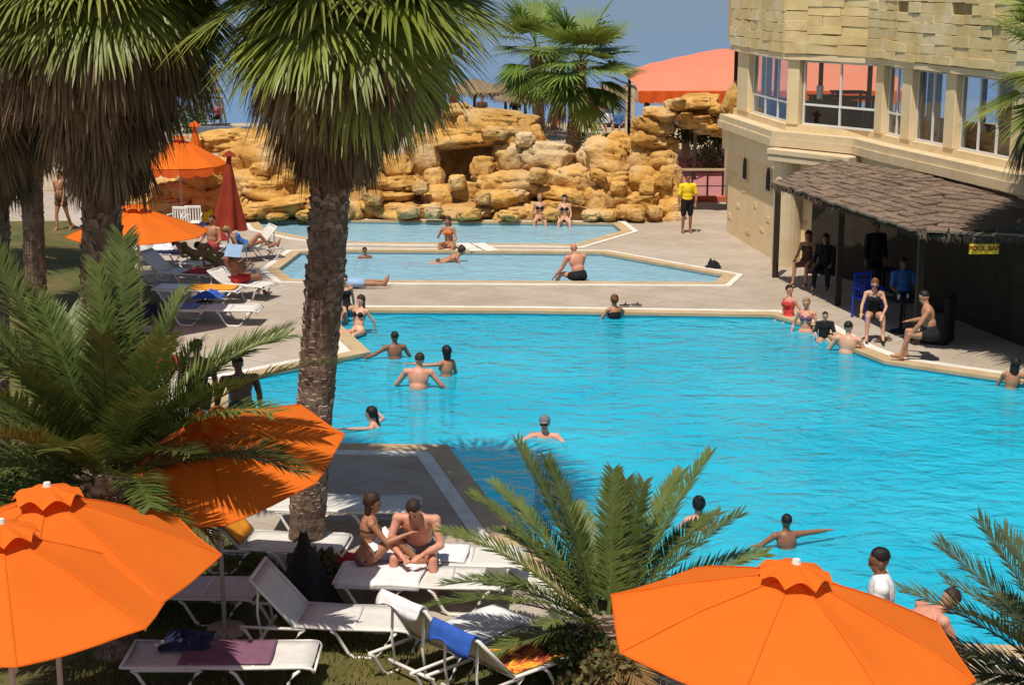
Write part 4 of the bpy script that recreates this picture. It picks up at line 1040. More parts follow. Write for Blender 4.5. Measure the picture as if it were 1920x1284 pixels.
def stool(label, px, py):
    g = G(px, py); root = empty('bar_stool', g, 0, label, 'stool', 'bar stools in the shade')
    bm = bmesh.new(); add_tube(bm, [(0, 0, .70), (0, 0, .76)], .18, 18); build('seat', bm, MT['darkwood'], root)
    for k in range(4):
        a = pi / 4 + k * pi / 2; bm = bmesh.new(); add_tube(bm, [(.2 * cos(a), .2 * sin(a), 0), (.13 * cos(a), .13 * sin(a), .70)], .017, 6); build('leg', bm, MT['darkwood'], root)
    bm = bmesh.new(); add_tube(bm, [(.17 * cos(2 * pi * k / 16), .17 * sin(2 * pi * k / 16), .28) for k in range(17)], .011, 5); build('footrest', bm, MT['darkwood'], root)
stool('dark bar stool nearest the counter corner', 1770, 560); stool('dark bar stool in front of the sign end of the counter', 1840, 588); stool('dark bar stool beside the person standing at the right edge', 1880, 612)
# sandals
def sandals(label, px, py, m='cloth_black', rz=0, gap=.13):
    g = G(px, py); g.z = .03; root = empty('sandals', g, R(rz), label, 'sandals')
    for s in (-1, 1):
        bm = bmesh.new(); capsule(bm, (s * gap - .08, s * .03, .012), .045, (s * gap + .08, s * .01, .012), .05, 12, 3)
        for v in bm.verts: v.co.z = .002 + max(0, v.co.z + .03) * .28
        add_tube(bm, [(s * gap + .01, -.05, .02), (s * gap + .04, 0, .07), (s * gap + .01, .06, .02)], .012, 5); build('sandal', bm, MT[m], root)
sandals('pair of black flip flops on the coping beside the red haired woman', 1182, 575)
sandals('dark sandals at the feet of the woman in the blue chair', 1655, 640, 'cloth_brown', 20, .1)
sandals('dark sandals by the feet of the bare backed man', 1712, 642, 'cloth_brown', 70, .1)
# furniture seen through the big window
for k, (fx, dy) in enumerate(((.25, 2.2), (.7, 2.6), (.45, 4.2))):
    a, u = on_wall(1500, 4); b, _ = on_wall(1641, 4); p = a.lerp(b, fx) + V((0.3 * dy, dy, LZ + .02))
    t = empty('dining_table', p, 0, 'dark dining table seen through the big upper window, %s' % ('near the left panes', 'near the right panes', 'farther back in the middle')[k], 'table', 'tables in the upper room')
    bm = bmesh.new(); add_box(bm, (0, 0, .72), (.9, .9, .04), None, .01); build('tabletop', bm, MT['darkwood'], t)
    for sx in (-1, 1):
        for sy in (-1, 1): bm = bmesh.new(); add_box(bm, (sx * .38, sy * .38, .35), (.06, .06, .69)); build('leg', bm, MT['darkwood'], t)
a, u = on_wall(1535, 4); o = cup('white jug standing inside the big upper window', a + V((.15, .7, LZ + .78)), .09, .32)
bm = bmesh.new(); add_box(bm, (0, 0, .38), (1.3, .35, .76), None, .02); o = build('sideboard', bm, MT['darkwood']); a, u = on_wall(1550, 4); o.location = a + V((.3, .75, LZ + .02)); o.rotation_euler = (0, 0, atan2(u.y, u.x)); tag(o, 'low dark sideboard just inside the big upper window', 'sideboard')

# ------------------------------------------------------------------ palms
prs = random.Random(21)
def fan_leaf_mesh(elev, seed, dead=False, petiole=0.95, blade=1.0, nb=34, spread=112, droop=1.0, width=0.030):
    rg = random.Random(seed)
    vs_, fs_ = [], []
    e = R(elev); gd = V((0, 0, -1))
    # petiole
    p = V((0, 0, 0)); d = V((0, cos(e), sin(e))); pts = [p.copy()]
    st = 6
    for i in range(st):
        d = (d + gd * (0.035 if not dead else .03)).normalized(); p = p + d * petiole / st; pts.append(p.copy())
    for i in range(st):
        a, b = pts[i], pts[i + 1]; s = V((1, 0, 0)) * (0.024 - .002 * i); k = len(vs_); up_ = d.cross(V((1, 0, 0))) * .012
        vs_ += [a - s, a + s, b + s * .92, b - s * .92, a - up_, b - up_]
        fs_ += [(k, k + 1, k + 2, k + 3), (k, k + 3, k + 5, k + 4), (k + 1, k + 4, k + 5, k + 2)]
    hub = p; side = V((1, 0, 0)); nrm = side.cross(d).normalized()
    for b in range(nb):
        t = (b + .5) / nb * 2 - 1; a = R(spread if elev > -5 else (88 if elev > -20 else 68)) * t * (1 if not dead else 1) + rg.uniform(-.02, .02)
        bl = blade * (1 - .30 * t * t) * rg.uniform(.9, 1.06)
        bd = (d * cos(a) + side * sin(a) + nrm * (0.10 * abs(t))).normalized()
        if dead: bd = (bd * .45 + gd * .9 + V((rg.gauss(0, .12), rg.gauss(0, .12), 0))).normalized()
        q = hub.copy(); seg = 6; w0 = width * (1.0 if not dead else .7)
        prev = None; twist = rg.uniform(-.3, .3)
        for i in range(seg + 1):
            f = i / seg; ww = w0 * (0.35 + 1.4 * f if f < .45 else .98 * (1 - (f - .45) / .56)) + .0012
            wd = bd.cross(nrm).normalized() * ww if i < 3 else (bd.cross(nrm).normalized() * cos(twist) + nrm * sin(twist)) * ww
            k = len(vs_); vs_ += [q - wd, q + wd]
            if prev is not None: fs_.append((prev, prev + 1, k + 1, k))
            prev = k
            dr = (0.0 if f < .48 else (f - .48) * (0.62 if dead else .66) * droop * rg.uniform(.6, 1.3))
            bd = (bd + gd * (dr + .02 * droop) + V((rg.gauss(0, .02), rg.gauss(0, .02), 0))).normalized(); q = q + bd * bl / seg
    me = bpy.data.meshes.new('dead_leaf' if dead else 'fan_leaf'); me.from_pydata([tuple(v) for v in vs_], [], fs_); me.update()
    me.polygons.foreach_set('use_smooth', [False] * len(me.polygons))
    return me
FANS = {}
def fan(elev, dead=False, far=False):
    key = (min((62, 42, 22, 4, -14, -32, -52) if not dead else (-40, -62, -80), key=lambda e: abs(e - elev)), prs.randrange(3), dead, far)
    if key not in FANS:
        me = fan_leaf_mesh(key[0], hash(key[:2]) % 1000 + (500 if dead else 0), dead, .85 if not dead else .60, (1.38 if not far else 1.1) if not dead else 1.15, (46 if not dead else 38) if not far else 26, 112 if not far else 125, 1.0, .036 if not far else .038)
        me.materials.append(MT['dead'] if dead else MT['fan_far' if far else 'fan']); FANS[key] = me
    return FANS[key]
def trunk_mesh(pts, radii, root, scales=700, sl=.11, seed=1, z0=0):
    bm = bmesh.new(); n = 24; segs = 46; rg = random.Random(seed)
    P = [V(p) for p in pts]
    def at(t):
        x = t * (len(P) - 1); i = min(int(x), len(P) - 2); f = x - i
        return P[i].lerp(P[i + 1], f), radii[i] + (radii[i + 1] - radii[i]) * f
    rings = []
    for j in range(segs + 1):
        c, r = at(j / segs)
        rings.append([bm.verts.new(c + V((cos(2 * pi * k / n), sin(2 * pi * k / n), 0)) * r * (1 + .05 * noise.noise(V((cos(2 * pi * k / n) * 3, sin(2 * pi * k / n) * 3, j * .9 + seed))) + (.025 if j % 2 else -.015))) for k in range(n)])
    for A, B in zip(rings, rings[1:]):
        for k in range(n): bm.faces.new((A[k], A[(k + 1) % n], B[(k + 1) % n], B[k]))
    bm.faces.new(rings[-1])
    tr = build('trunk', bm, MT['bark'], root)
    vs_, fs_ = [], []
    for s in range(scales):
        t = z0 + (1 - z0) * (s + rg.random()) / scales; a = s * 2.39996 + rg.uniform(-.25, .25); c, r = at(t)
        o = V((cos(a), sin(a), 0)); tn = V((-sin(a), cos(a), 0)); w = sl * rg.uniform(.5, .95) * (.6 + .7 * t); h = sl * rg.uniform(.8, 1.7); out = sl * rg.uniform(.15, .45) * (.6 + .8 * t)
        b = c + o * (r * .96); i = len(vs_); sk = tn * rg.uniform(-.03, .03)
        vs_ += [b - tn * w, b + tn * w, b + o * out + tn * w * .55 + V((0, 0, h)) + sk, b + o * out - tn * w * .55 + V((0, 0, h)) + sk, b + o * (out * .3) + V((0, 0, h * 1.1)) + tn * w * .4, b + o * (out * .3) + V((0, 0, h * 1.1)) - tn * w * .4]
        fs_ += [(i, i + 1, i + 2, i + 3), (i + 3, i + 2, i + 4, i + 5), (i, i + 3, i + 5), (i + 1, i + 4, i + 2)]
    if scales:
        o = pyd('bark_scales', [tuple(v) for v in vs_], fs_, MT['scale'], tr); o['kind'] = 'stuff'
def fan_palm(label, base, crown, r0, r1, nlive, ndead, skirt, far=False, scales=800, size=1.0, seed=1, emin=-50, extra=(), skirt_r=.30):
    root = empty('fan_palm', base, 0, label, 'palm tree', None)
    top = crown - base
    mid_ = top * .5 + V((top.length * .006, 0, 0))
    trunk_mesh([(0, 0, -.02), tuple(top * .16), tuple(mid_), tuple(top)], [r0 * 1.08, r0 * .98, (r0 + r1) / 2, r1], root, scales, .085 * size, seed, .17)
    rg = random.Random(seed * 13)
    def put(me, loc, az, sc, name):
        o = bpy.data.objects.new(name, me); COL.objects.link(o); o.parent = root; o.location = loc; o.rotation_euler = (rg.gauss(0, .05), rg.gauss(0, .08), az); o.scale = (sc, sc, sc)
    for k in range(nlive):
        f = (k + .5) / nlive; el = 74 - f ** .85 * (74 - emin) + rg.gauss(0, 9); az = k * 2.39996 + rg.gauss(0, .3)
        put(fan(el, False, far), top + V((0, 0, .25 - .55 * f)) * size, az, size * rg.uniform(.88, 1.12), 'leaf')
    for az, el, sc in extra: put(fan(el, False, far), top + V((0, 0, -.15)), R(az), sc * size, 'leaf')
    for k in range(ndead):
        f = (k + .5) / ndead; az = k * 2.39996 + rg.uniform(-.4, .4)
        el = -24 - 56 * min(1, f * 1.25) + rg.uniform(-8, 8)
        pos = top * (1 - (skirt * f) / top.length) + V((0, 0, -.15)); rr_ = skirt_r * (1 - .2 * f)
        put(fan(el, True, far), pos + V((cos(az + pi / 2), sin(az + pi / 2), 0)) * rr_, az, size * rg.uniform(.85, 1.2) * (1.12 - .42 * f), 'dead_leaf')
    return root
P1b = G(572, 1054); P1 = PY(642, -118, P1b.y + .1)
fan_palm('tall fan palm with a scaly trunk in the centre left, in front of the pool', P1b, P1, .212, .225, 40, 190, 1.5, scales=900, seed=2, emin=-34, skirt_r=.34, extra=((-98, -48, 1.05), (-128, -50, 1.1), (172, -50, 1.1), (8, -12, 1.1), (-14, -16, 1.1), (196, -48, 1.15), (-155, -50, 1.15), (182, -40, 1.1), (-66, -34, 1.0), (150, -40, 1.0), (205, -36, 1.0)))
P2b = G(178, 1010); P2 = PY(192, -150, P2b.y)
fan_palm('left fan palm whose brown skirt hangs over the orange parasols', P2b, P2, .24, .23, 44, 190, 2.0, scales=600, seed=5, emin=-40, extra=((-95, -50, 1.05), (-60, -52, 1.0), (-120, -52, 1.0), (-30, -46, 1.05), (12, -40, 1.15), (24, -36, 1.1), (-88, -44, 1.15), (175, -40, 1.05), (195, -36, 1.0), (-100, -30, 1.0), (-60, -25, 1.0), (225, -32, 1.0)), skirt_r=.4)
P3b = G(-15, 960); P3 = PY(-35, -110, P3b.y)
fan_palm('fan palm at the left edge with its trunk partly out of the picture', P3b, P3, .24, .24, 36, 120, 2.0, scales=400, seed=8, emin=-42, skirt_r=.4, extra=((200, -35, 1.0), (240, -30, 1.0), (180, -40, 1.0)))
g4 = G(1072, 304)
fan_palm('background fan palm with an open green crown before the sea', g4, PY(1088, 118, g4.y), .30, .24, 40, 10, .5, far=True, scales=260, size=1.38, seed=11, emin=-45)
g5 = G(1012, 262)
fan_palm('second background fan palm partly hidden by the tall front palm crown', g5, PY(1004, 92, g5.y), .26, .24, 32, 14, .6, far=True, scales=220, size=1.35, seed=14, emin=-45)
g6 = G(2040, 700)
fan_palm('fan palm out at the right edge with drooping strands before the windows', g6, PY(2010, 130, g6.y), .22, .22, 16, 22, .7, scales=0, seed=17, emin=-30, extra=((176, -52, 1.0), (200, -55, .9)))

for px, py, sd_, lb in ((70, 610, 31, 'fan palm farther back at the left, behind the two big shaggy ones'), (222, 560, 37, 'fan palm farther back whose trunk lines up behind the left palm'), (-70, 520, 41, 'fan palm farthest back at the left edge by the path')):
    b_ = G(px, py); fan_palm(lb, b_, V((b_.x + .1, b_.y, 5.9)), .22, .2, 34, 46, 1.6, scales=120, seed=sd_, emin=-50)

def date_frond_mesh(e0, length, curve, seed, npair=62, ll=.40, dry=0.0):
    rg = random.Random(seed); vs_, fs_ = [], []
    e = R(e0); p = V((0, 0, 0)); S = 22; pts, dirs = [p.copy()], []
    side = V((1, 0, 0)); d = V((0, cos(e), sin(e))); bend = rg.uniform(-.012, .012)
    for i in range(S):
        f = i / S; d = (d + V((bend, 0, -1)) * curve * (.25 + 1.1 * f) / S).normalized(); p = p + d * length / S; pts.append(p.copy()); dirs.append(d.copy())
    dirs.append(d.copy())
    for i in range(S):                                     # rachis: a thin three-sided rod
        w0, w1 = .020 * (1 - .85 * i / S), .020 * (1 - .85 * (i + 1) / S); k = len(vs_); n0 = side.cross(dirs[i]).normalized(); n1 = side.cross(dirs[i + 1]).normalized()
        vs_ += [pts[i] - side * w0, pts[i] + side * w0, pts[i] - n0 * w0, pts[i + 1] - side * w1, pts[i + 1] + side * w1, pts[i + 1] - n1 * w1]
        fs_ += [(k, k + 1, k + 4, k + 3), (k + 1, k + 2, k + 5, k + 4), (k + 2, k, k + 3, k + 5)]
    for j in range(npair):
        f = .14 + .86 * (j + .5) / npair; x = f * S; i = min(int(x), S - 1); q = pts[i].lerp(pts[i + 1], x - i); d = dirs[i]; up_ = side.cross(d).normalized()
        L = ll * (.42 + 1.1 * sin(pi * min(1, (f * .86 + .10))) ** .8 * .62) * rg.uniform(.85, 1.1)
        for s in (-1, 1):
            fw = .62 + .65 * f; vd = (side * s * 1.0 + d * fw * rg.uniform(.85, 1.15) + up_ * rg.uniform(.12, .55)).normalized()
            w = .0118 * rg.uniform(.8, 1.15); wd = vd.cross(up_).normalized() * w; wd2 = up_ * .004; k = len(vs_)
            m1 = q + vd * L * .5 + V((0, 0, -.012)); t = q + vd * L + V((0, 0, -.10 * L * rg.uniform(.4, 1.6)))
            vs_ += [q - wd * .5, q + wd * .5, m1 + wd + wd2, m1 - wd + wd2, t]
            fs_ += [(k, k + 1, k + 2, k + 3), (k + 3, k + 2, k + 4)]
    me = bpy.data.meshes.new('frond'); me.from_pydata([tuple(v) for v in vs_], [], fs_); me.update(); return me
DATES = {}
def date_palm(label, base, crown, fronds, auto, length, mat='date', trunk_r=.2, seed=3, dry=6, trunk=True, ll=.40, clear=None):
    root = empty('date_palm', base, 0, label, 'palm tree')
    top = crown - base; rg = random.Random(seed)
    if trunk:
        trunk_mesh([(0, 0, -.02), tuple(top * .5), tuple(top)], [trunk_r * 1.1, trunk_r * 1.15, trunk_r], root, 260, .13, seed)
    def put(az, el, ln, curve, mm, roll=0):
        me = date_frond_mesh(el, ln, curve, rg.randrange(10000), ll=ll, npair=int(50 * ln)); me.materials.append(MT[mm])
        o = bpy.data.objects.new('frond', me); COL.objects.link(o); o.parent = root; a = R(az - 90)
        o.location = top + V((cos(R(az)), sin(R(az)), 0)) * .08; o.rotation_euler = (0, R(roll), a)
    for az, el, ln, cv in fronds: put(az, el, ln, cv, mat, rg.uniform(-12, 12))
    for k in range(auto):
        f = (k + .5) / auto
        if clear and clear[0] < (k * 137.5 + 180) % 360 - 180 < clear[1] and 74 - 72 * f < clear[2]: continue
        put(k * 137.5 + rg.uniform(-12, 12), 74 - 72 * f, length * rg.uniform(.8, 1.05), .55 + .5 * f, mat, rg.uniform(-15, 15))
    for k in range(dry): put(k * 360 / max(1, dry) + rg.uniform(-20, 20), -12 - rg.uniform(0, 30), length * rg.uniform(.5, .75), .8, 'date_dry')
    return root
# fronds: azimuth (0 = right, 90 = away), elevation, length, bend
D1b = G(215, 1228); D1 = PY(205, 895, D1b.y)
date_palm('big date palm at the left whose fronds arch over an orange parasol', D1b, D1,
          [(150, 66, 2.7, .30), (100, 74, 2.5, .25), (70, 70, 2.3, .35), (40, 66, 2.1, .8), (25, 55, 2.35, 1.3), (-12, 44, 2.75, 1.0), (-20, 24, 2.2, .95), (8, 18, 1.7, .6), (-3, 54, 2.45, 1.0), (-26, 42, 2.35, 1.05), (170, 55, 2.3, .5), (-60, 60, 2.2, .7), (-120, 50, 2.2, .8), (60, 82, 2.2, .2),
           (200, 45, 2.2, .6), (-90, 40, 1.9, .9), (120, 50, 2.4, .7),  (-35, 50, 2.0, .9)], 34, 2.1, seed=4, dry=10, ll=.42, clear=(-30, 100, 60))
D2b = G(1140, 1262); D2 = PY(1140, 1175, D2b.y)
date_palm('small date palm in the bottom centre with fronds over the pool edge', D2b, D2,
          [(152, 62, 2.1, .38), (80, 80, 1.6, .15), (26, 56, 2.1, .45), (60, 72, 1.5, .35), (10, 38, 1.75, .75), (30, 48, 1.7, .9),  (172, 44, 1.95, .85), (150, 52, 1.9, .7), (190, 26, 1.9, .95), (178, 32, 1.7, 1.0), (205, 10, 1.3, .8), (-20, 25, 1.3, .9), (-50, 40, 1.1, .9), (-130, 35, 1.1, .9), (100, 45, 1.6, .8), (140, 38, 1.7, .9), (165, 50, 1.9, .6), (140, 66, 1.8, .5), (45, 52, 1.9, .6), (4, 52, 1.75, .65), (-30, 50, 1.2, .8), (-150, 40, 1.2, .9), (200, 42, 1.5, .9), (100, 76, 1.5, .3)], 6, 1.2, seed=6, dry=8, trunk_r=.17, ll=.28, clear=(-180, 180, 200))
D3c = G(2040, 1300, 1.0); D3b = V((D3c.x, D3c.y, 0))
date_palm('grey green date palm at the lower right edge, reaching over the parasol', D3b, D3c,
          [(172, 38, 1.75, .55), (160, 52, 1.75, .55), (185, 24, 1.9, .45), (150, 62, 1.7, .5), (195, 14, 1.6, .5), (178, 50, 1.6, .7), (165, 20, 1.6, .5), (135, 60, 1.5, .5)], 12, 1.5, 'date_grey', .16, 9, 3, ll=.34)
# ------------------------------------------------------------------ people
def nz(v): return V(v).normalized()
def person(label, px, py, zref, pz, yaw, pose=None, h=1.72, sex='m', skin='skin_tan', hair=('short', 'hair_black'), wear=(), vox=.016, build_=1.0, cat='person', group=None, off=(0, 0), face=True, hold=None):
    """body as one skinned surface; pose holds direction vectors in the body's own frame (x right, y forward, z up)"""
    p = dict(spine=(0, .04, 1), head=(0, .02, 1), look=(0, 1, 0), ual=(-.18, 0, -1), fal=(-.08, .15, -1), uar=(.18, 0, -1), far=(.08, .15, -1), thl=(-.05, .02, -1), shl=(-.02, -.05, -1), thr=(.05, .02, -1), shr=(.02, -.05, -1), fl=None, fr=None)
    p.update(pose or {})
    g = G(px, py, zref); k = h / 1.75; f = sex == 'f'
    body = bmesh.new(); parts = {}
    b_ = build_
    s = nz(p['spine']); X = V((1, 0, 0)); fwd = nz(X.cross(s)) * -1
    if fwd.y < 0 and abs(s.z) > .3: fwd = -fwd
    fwd = nz(s.cross(X) * -1) if False else nz(V((0, 1, 0)) - s * s.y) if abs(s.y) < .97 else nz(V((0, 0, 1 if s.y < 0 else -1)) - s * s.z * (1 if s.y < 0 else -1))
    pel = V((0, 0, 0)); wa = pel + s * .17 * k; ch = pel + s * .34 * k; nk = pel + s * .50 * k
    hd = nz(p['head']); hc = nk + hd * .152 * k; lk = nz(V(p['look']) - hd * V(p['look']).dot(hd))
    def E(key, c, r, z=s, y=fwd): parts.setdefault(key, []).append(('e', c, tuple(q * k for q in r), z, y))
    def C(key, a, ra, bq, rb): parts.setdefault(key, []).append(('c', a, ra * k, bq, rb * k))
    sw = (.165 if f else .195) * b_; hw = .088
    E('pelvis', pel + s * .02 * k, (.165 * b_, .118 * b_, .125)); E('waist', wa, ((.125 if f else .145) * b_, (.095 if f else .112) * b_, .14)); E('chest', ch, ((.140 if f else .168) * b_, .112 * b_, .19))
    C('yoke', nk - s * .055 * k - X * (sw - .045) * k, .058, nk - s * .055 * k + X * (sw - .045) * k, .058)
    E('yoke', nk - s * .045 * k, (.10, .075, .07))
    for sg in (-1, 1): E('pelvis', pel + X * sg * .075 * k - fwd * .055 * k - s * .035 * k, (.085, .085, .095))
    if f:
        for sg in (-1, 1): E('bust', ch + s * .0 * k + X * sg * .068 * k + fwd * .085 * k, (.062, .062, .065))
    C('neck', nk - s * .04 * k, .062, nk + hd * .09 * k, .054)
    # head: skull, jaw, nose, brow, ears
    E('head', hc + hd * .025 * k - lk * .008 * k, (.079, .098, .104), hd, lk); E('head', hc - hd * .048 * k + lk * .026 * k, (.052, .060, .058), hd, lk); E('head', hc - hd * .085 * k + lk * .062 * k, (.024, .020, .020), hd, lk)
    C('head', hc + hd * .012 * k + lk * .082 * k, .010, hc - hd * .028 * k + lk * .103 * k, .014)
    sd_ = lk.cross(hd)
    C('head', hc + hd * .020 * k + lk * .078 * k - sd_ * .03 * k, .012, hc + hd * .020 * k + lk * .078 * k + sd_ * .03 * k, .012)
    for sg in (-1, 1): E('head', hc + sd_ * sg * .077 * k - lk * .006 * k - hd * .008 * k, (.011, .022, .033), hd, lk)
    ends = {}
    for sg, ua, fa, nm in ((-1, 'ual', 'fal', 'l'), (1, 'uar', 'far', 'r')):
        sh = nk - s * .065 * k + X * sg * sw * k; u = nz(p[ua]); fo = nz(p[fa]); el = sh + u * .29 * k; wr = el + fo * .25 * k
        bw_ = (.82 if f else 1.0) * b_
        E('arm_' + nm, sh, (.062 * bw_, .062 * bw_, .062 * bw_)); C('arm_' + nm, sh, .054 * bw_, el, .041 * bw_); C('fore_' + nm, el, .042 * bw_, el + fo * .09 * k, .041 * bw_); C('fore_' + nm, el + fo * .09 * k, .041 * bw_, wr, .027 * bw_)
        # hand: palm, four fingers that curl a little, thumb from the side of the palm
        pn = nz(V((0, 0, 1)) - fo * fo.z) if abs(fo.z) < .9 else nz(V((sg, 0, 0)) - fo * fo.x)
        hs = nz(fo.cross(pn)); E('hand_' + nm, wr + fo * .055 * k, (.040, .018, .056), fo, pn)
        for q, ln in ((-1.5, .062), (-.5, .076), (.5, .080), (1.5, .070)):
            r0 = wr + fo * .095 * k + hs * q * .020 * k; kn = r0 + nz(fo + hs * q * .10 - pn * .15) * ln * .52 * k; C('hand_' + nm, r0, .0095, kn, .0088); C('hand_' + nm, kn, .0088, kn + nz(fo + hs * q * .06 - pn * .6) * ln * .5 * k, .0072)
        t0 = wr + fo * .03 * k - hs * sg * .030 * k; t1 = t0 + nz(fo * .7 - hs * sg * .8 - pn * .2) * .042 * k; C('hand_' + nm, t0, .013, t1, .011); C('hand_' + nm, t1, .011, t1 + nz(fo - hs * sg * .2 - pn * .3) * .030 * k, .009)
        ends['w' + nm] = wr + fo * .10 * k
    for sg, th, sn, nm in ((-1, 'thl', 'shl', 'l'), (1, 'thr', 'shr', 'r')):
        hp = pel + X * sg * hw * k - s * .04 * k; t = nz(p[th]); c = nz(p[sn]); kn = hp + t * .42 * k; an = kn + c * .41 * k
        C('thigh_' + nm, hp, .086 * b_, hp + t * .2 * k, .077 * b_); C('thigh_' + nm, hp + t * .2 * k, .077 * b_, kn, .053); C('shin_' + nm, kn, .052, kn + c * .12 * k, .054); C('shin_' + nm, kn + c * .12 * k, .054, an, .034)
        fd = V(p['f' + nm]) if p['f' + nm] else (V((0, 1, 0)) - c * c.y if abs(c.y) < .8 else V((0, 0, 1)) - c * c.z)
        fd = nz(fd); hl = an + c * .045 * k - fd * .045 * k; ba = an + c * .055 * k + fd * .13 * k
        C('foot_' + nm, an, .036, hl, .034); C('foot_' + nm, hl, .032, ba, .030); C('foot_' + nm, ba, .032, ba + fd * .055 * k, .020); C('foot_' + nm, an + fd * .02 * k, .036, ba, .028)
        ends['f' + nm] = an
    def emit(bm, it, inf=0.0):
        if it[0] == 'e': ellipsoid(bm, it[1], tuple(q + inf for q in it[2]), it[3], it[4], 14)
        else: capsule(bm, it[1], it[2] + inf, it[3], it[4] + inf, 12, 4)
    for its in parts.values():
        for it in its: emit(body, it)
    def skinify(o, v, it=6):
        m = o.modifiers.new('union', 'REMESH'); m.mode = 'VOXEL'; m.voxel_size = v; m.use_smooth_shade = True
        m = o.modifiers.new('soften', 'SMOOTH'); m.factor = .5; m.iterations = it
    o = build('person', body, MT[skin]); skinify(o, vox)
    o.location = (g.x + off[0], g.y + off[1], pz); o.rotation_euler = (0, 0, R(yaw))
    tag(o, label, cat, group)
    def garment(name, m, items, inf, v=None):
        bm = bmesh.new()
        for it in items: emit(bm, it, inf * k)
        c = build(name, bm, MT[m], o); skinify(c, v or vox, 3); return c
    def lerp_c(it, t0, t1):
        a, bq = it[1], it[3]; return ('c', a.lerp(bq, t0), it[2] + (it[4] - it[2]) * t0, a.lerp(bq, t1), it[2] + (it[4] - it[2]) * t1)
    for nm, m in wear:
        if nm == 'trunks': garment('swim_trunks', m, parts['pelvis'] + [lerp_c(parts['thigh_' + q][0], 0, .75) for q in 'lr'], .013)
        elif nm == 'shorts': garment('shorts', m, parts['pelvis'] + parts['thigh_l'][:1] + parts['thigh_r'][:1] + [lerp_c(parts['thigh_' + q][1], 0, .6) for q in 'lr'], .020)
        elif nm == 'trousers': garment('trousers', m, parts['pelvis'] + parts['thigh_l'] + parts['thigh_r'] + parts['shin_l'] + parts['shin_r'], .016)
        elif nm == 'briefs': garment('bikini_bottom' if f else 'swim_briefs', m, [('e', pel - s * .035 * k, (.167 * k * b_, .122 * k * b_, .075 * k), s, fwd)] + [('e', pel + X * sg * .07 * k - fwd * .058 * k - s * .05 * k, (.078 * k, .083 * k, .075 * k), s, fwd) for sg in (-1, 1)], .011)
        elif nm == 'bikini':
            bt = garment('bikini_top', m, [('e', it[1] + fwd * .004, tuple(q * .88 for q in it[2]), it[3], it[4]) for it in parts['bust']] + [('e', ch - s * .015 * k, (.141 * k, .113 * k, .022 * k), s, fwd)], .010, min(vox, .014))
        elif nm == 'suit': garment('swimsuit', m, parts['pelvis'] + parts['waist'] + [('e', ch - s * .02 * k, tuple(q * k for q in (.138, .110, .15)), s, fwd)] + parts.get('bust', []), .011)
        elif nm == 'shirt': garment('shirt', m, parts['waist'] + parts['chest'] + parts['yoke'] + parts.get('bust', []) + [('e', wa - s * .10 * k, tuple(q * k for q in (.150, .12, .09)), s, fwd)] + [lerp_c(parts['arm_' + q][1], 0, .8) for q in 'lr'] + [parts['arm_l'][0], parts['arm_r'][0]], .018)
        elif nm == 'longshirt': garment('shirt', m, parts['waist'] + parts['chest'] + parts['yoke'] + parts.get('bust', []) + parts['pelvis'][:1] + parts['arm_l'] + parts['arm_r'] + [lerp_c(parts['fore_' + q][1], 0, .5) for q in 'lr'] + parts['fore_l'][:1] + parts['fore_r'][:1], .018)
        elif nm == 'cap':
            bm = bmesh.new(); ellipsoid(bm, hc + hd * .055 * k - lk * .01 * k, (.090 * k, .110 * k, .084 * k), hd, lk, 18); ellipsoid(bm, hc + hd * .045 * k + lk * .10 * k, (.062 * k, .065 * k, .010 * k), hd, lk, 14); build('cap', bm, MT[m], o, True)
        elif nm == 'glasses':
            bm = bmesh.new(); 
            for sg in (-1, 1): ellipsoid(bm, hc + hd * .006 * k + lk * .098 * k + sd_ * sg * .032 * k, (.026 * k, .010 * k, .018 * k), hd, lk, 10)
            build('sunglasses', bm, MT[m], o, True)
    style, hm = hair
    if style != 'bald':
        bm = bmesh.new()
        r = bmesh.ops.create_icosphere(bm, subdivisions=4, radius=1.0)
        mt = Matrix(((sd_.x, lk.x, hd.x), (sd_.y, lk.y, hd.y), (sd_.z, lk.z, hd.z)))
        big = .95 if style in ('short',) else 1.04
        for v in bm.verts:
            d = v.co.copy(); l = 1 + .06 * noise.fractal(d * 3.2 + V((px, py, 0)), .8, 2, 3)
            q = V((d.x * .0905 * big, d.y * .104 * big, d.z * .108 * big)) * l
            if d.y > .25 and d.z < .35: q *= 1 - .35 * min(1, (d.y - .25) * 2) * min(1, (.35 - d.z) * 2)      # open over the face
            if style == 'short' and d.z < -.2: q *= .86
            v.co = hc + mt @ (q + V((0, -.018, .036)) ) * k
        bmesh.ops.recalc_face_normals(bm, faces=bm.faces)
        ho = build('hair', bm, MT[hm], o, True)
        if style in ('long', 'bob', 'tail'):
            bm = bmesh.new(); dn = nz(hd * -1 * .55 + V((0, 0, -1)) * .6 - lk * .12)
            L = {'long': .30, 'bob': .15, 'tail': .26}[style]; w = .070 if style != 'tail' else .036
            st = hc - lk * (.052 if style != 'tail' else .09) * k
            for sg in ((-1, -.4, .4, 1) if style != 'tail' else (0, .3)):
                a = st + sd_ * sg * .048 * k + (lk * .03 * k if abs(sg) == 1 else V()); C_ = a + dn * L * k * (1 - .15 * abs(sg)) + sd_ * sg * .015 * k
                capsule(bm, a, .045 * k if style != 'tail' else .032 * k, C_, .022 * k, 12, 4)
            lo = build('hair_length', bm, MT[hm], ho); skinify(lo, .012, 4)
        if style == 'bun':
            bm = bmesh.new(); ellipsoid(bm, hc + hd * .115 * k - lk * .075 * k, (.045 * k, .045 * k, .040 * k), hd, lk, 14); build('bun', bm, MT[hm], ho, True)
    elif style == 'bald':
        bm = bmesh.new()
        for sg in (-1, 1): ellipsoid(bm, hc + sd_ * sg * .066 * k - lk * .035 * k - hd * .0 * k, (.018 * k, .05 * k, .042 * k), hd, lk, 12)
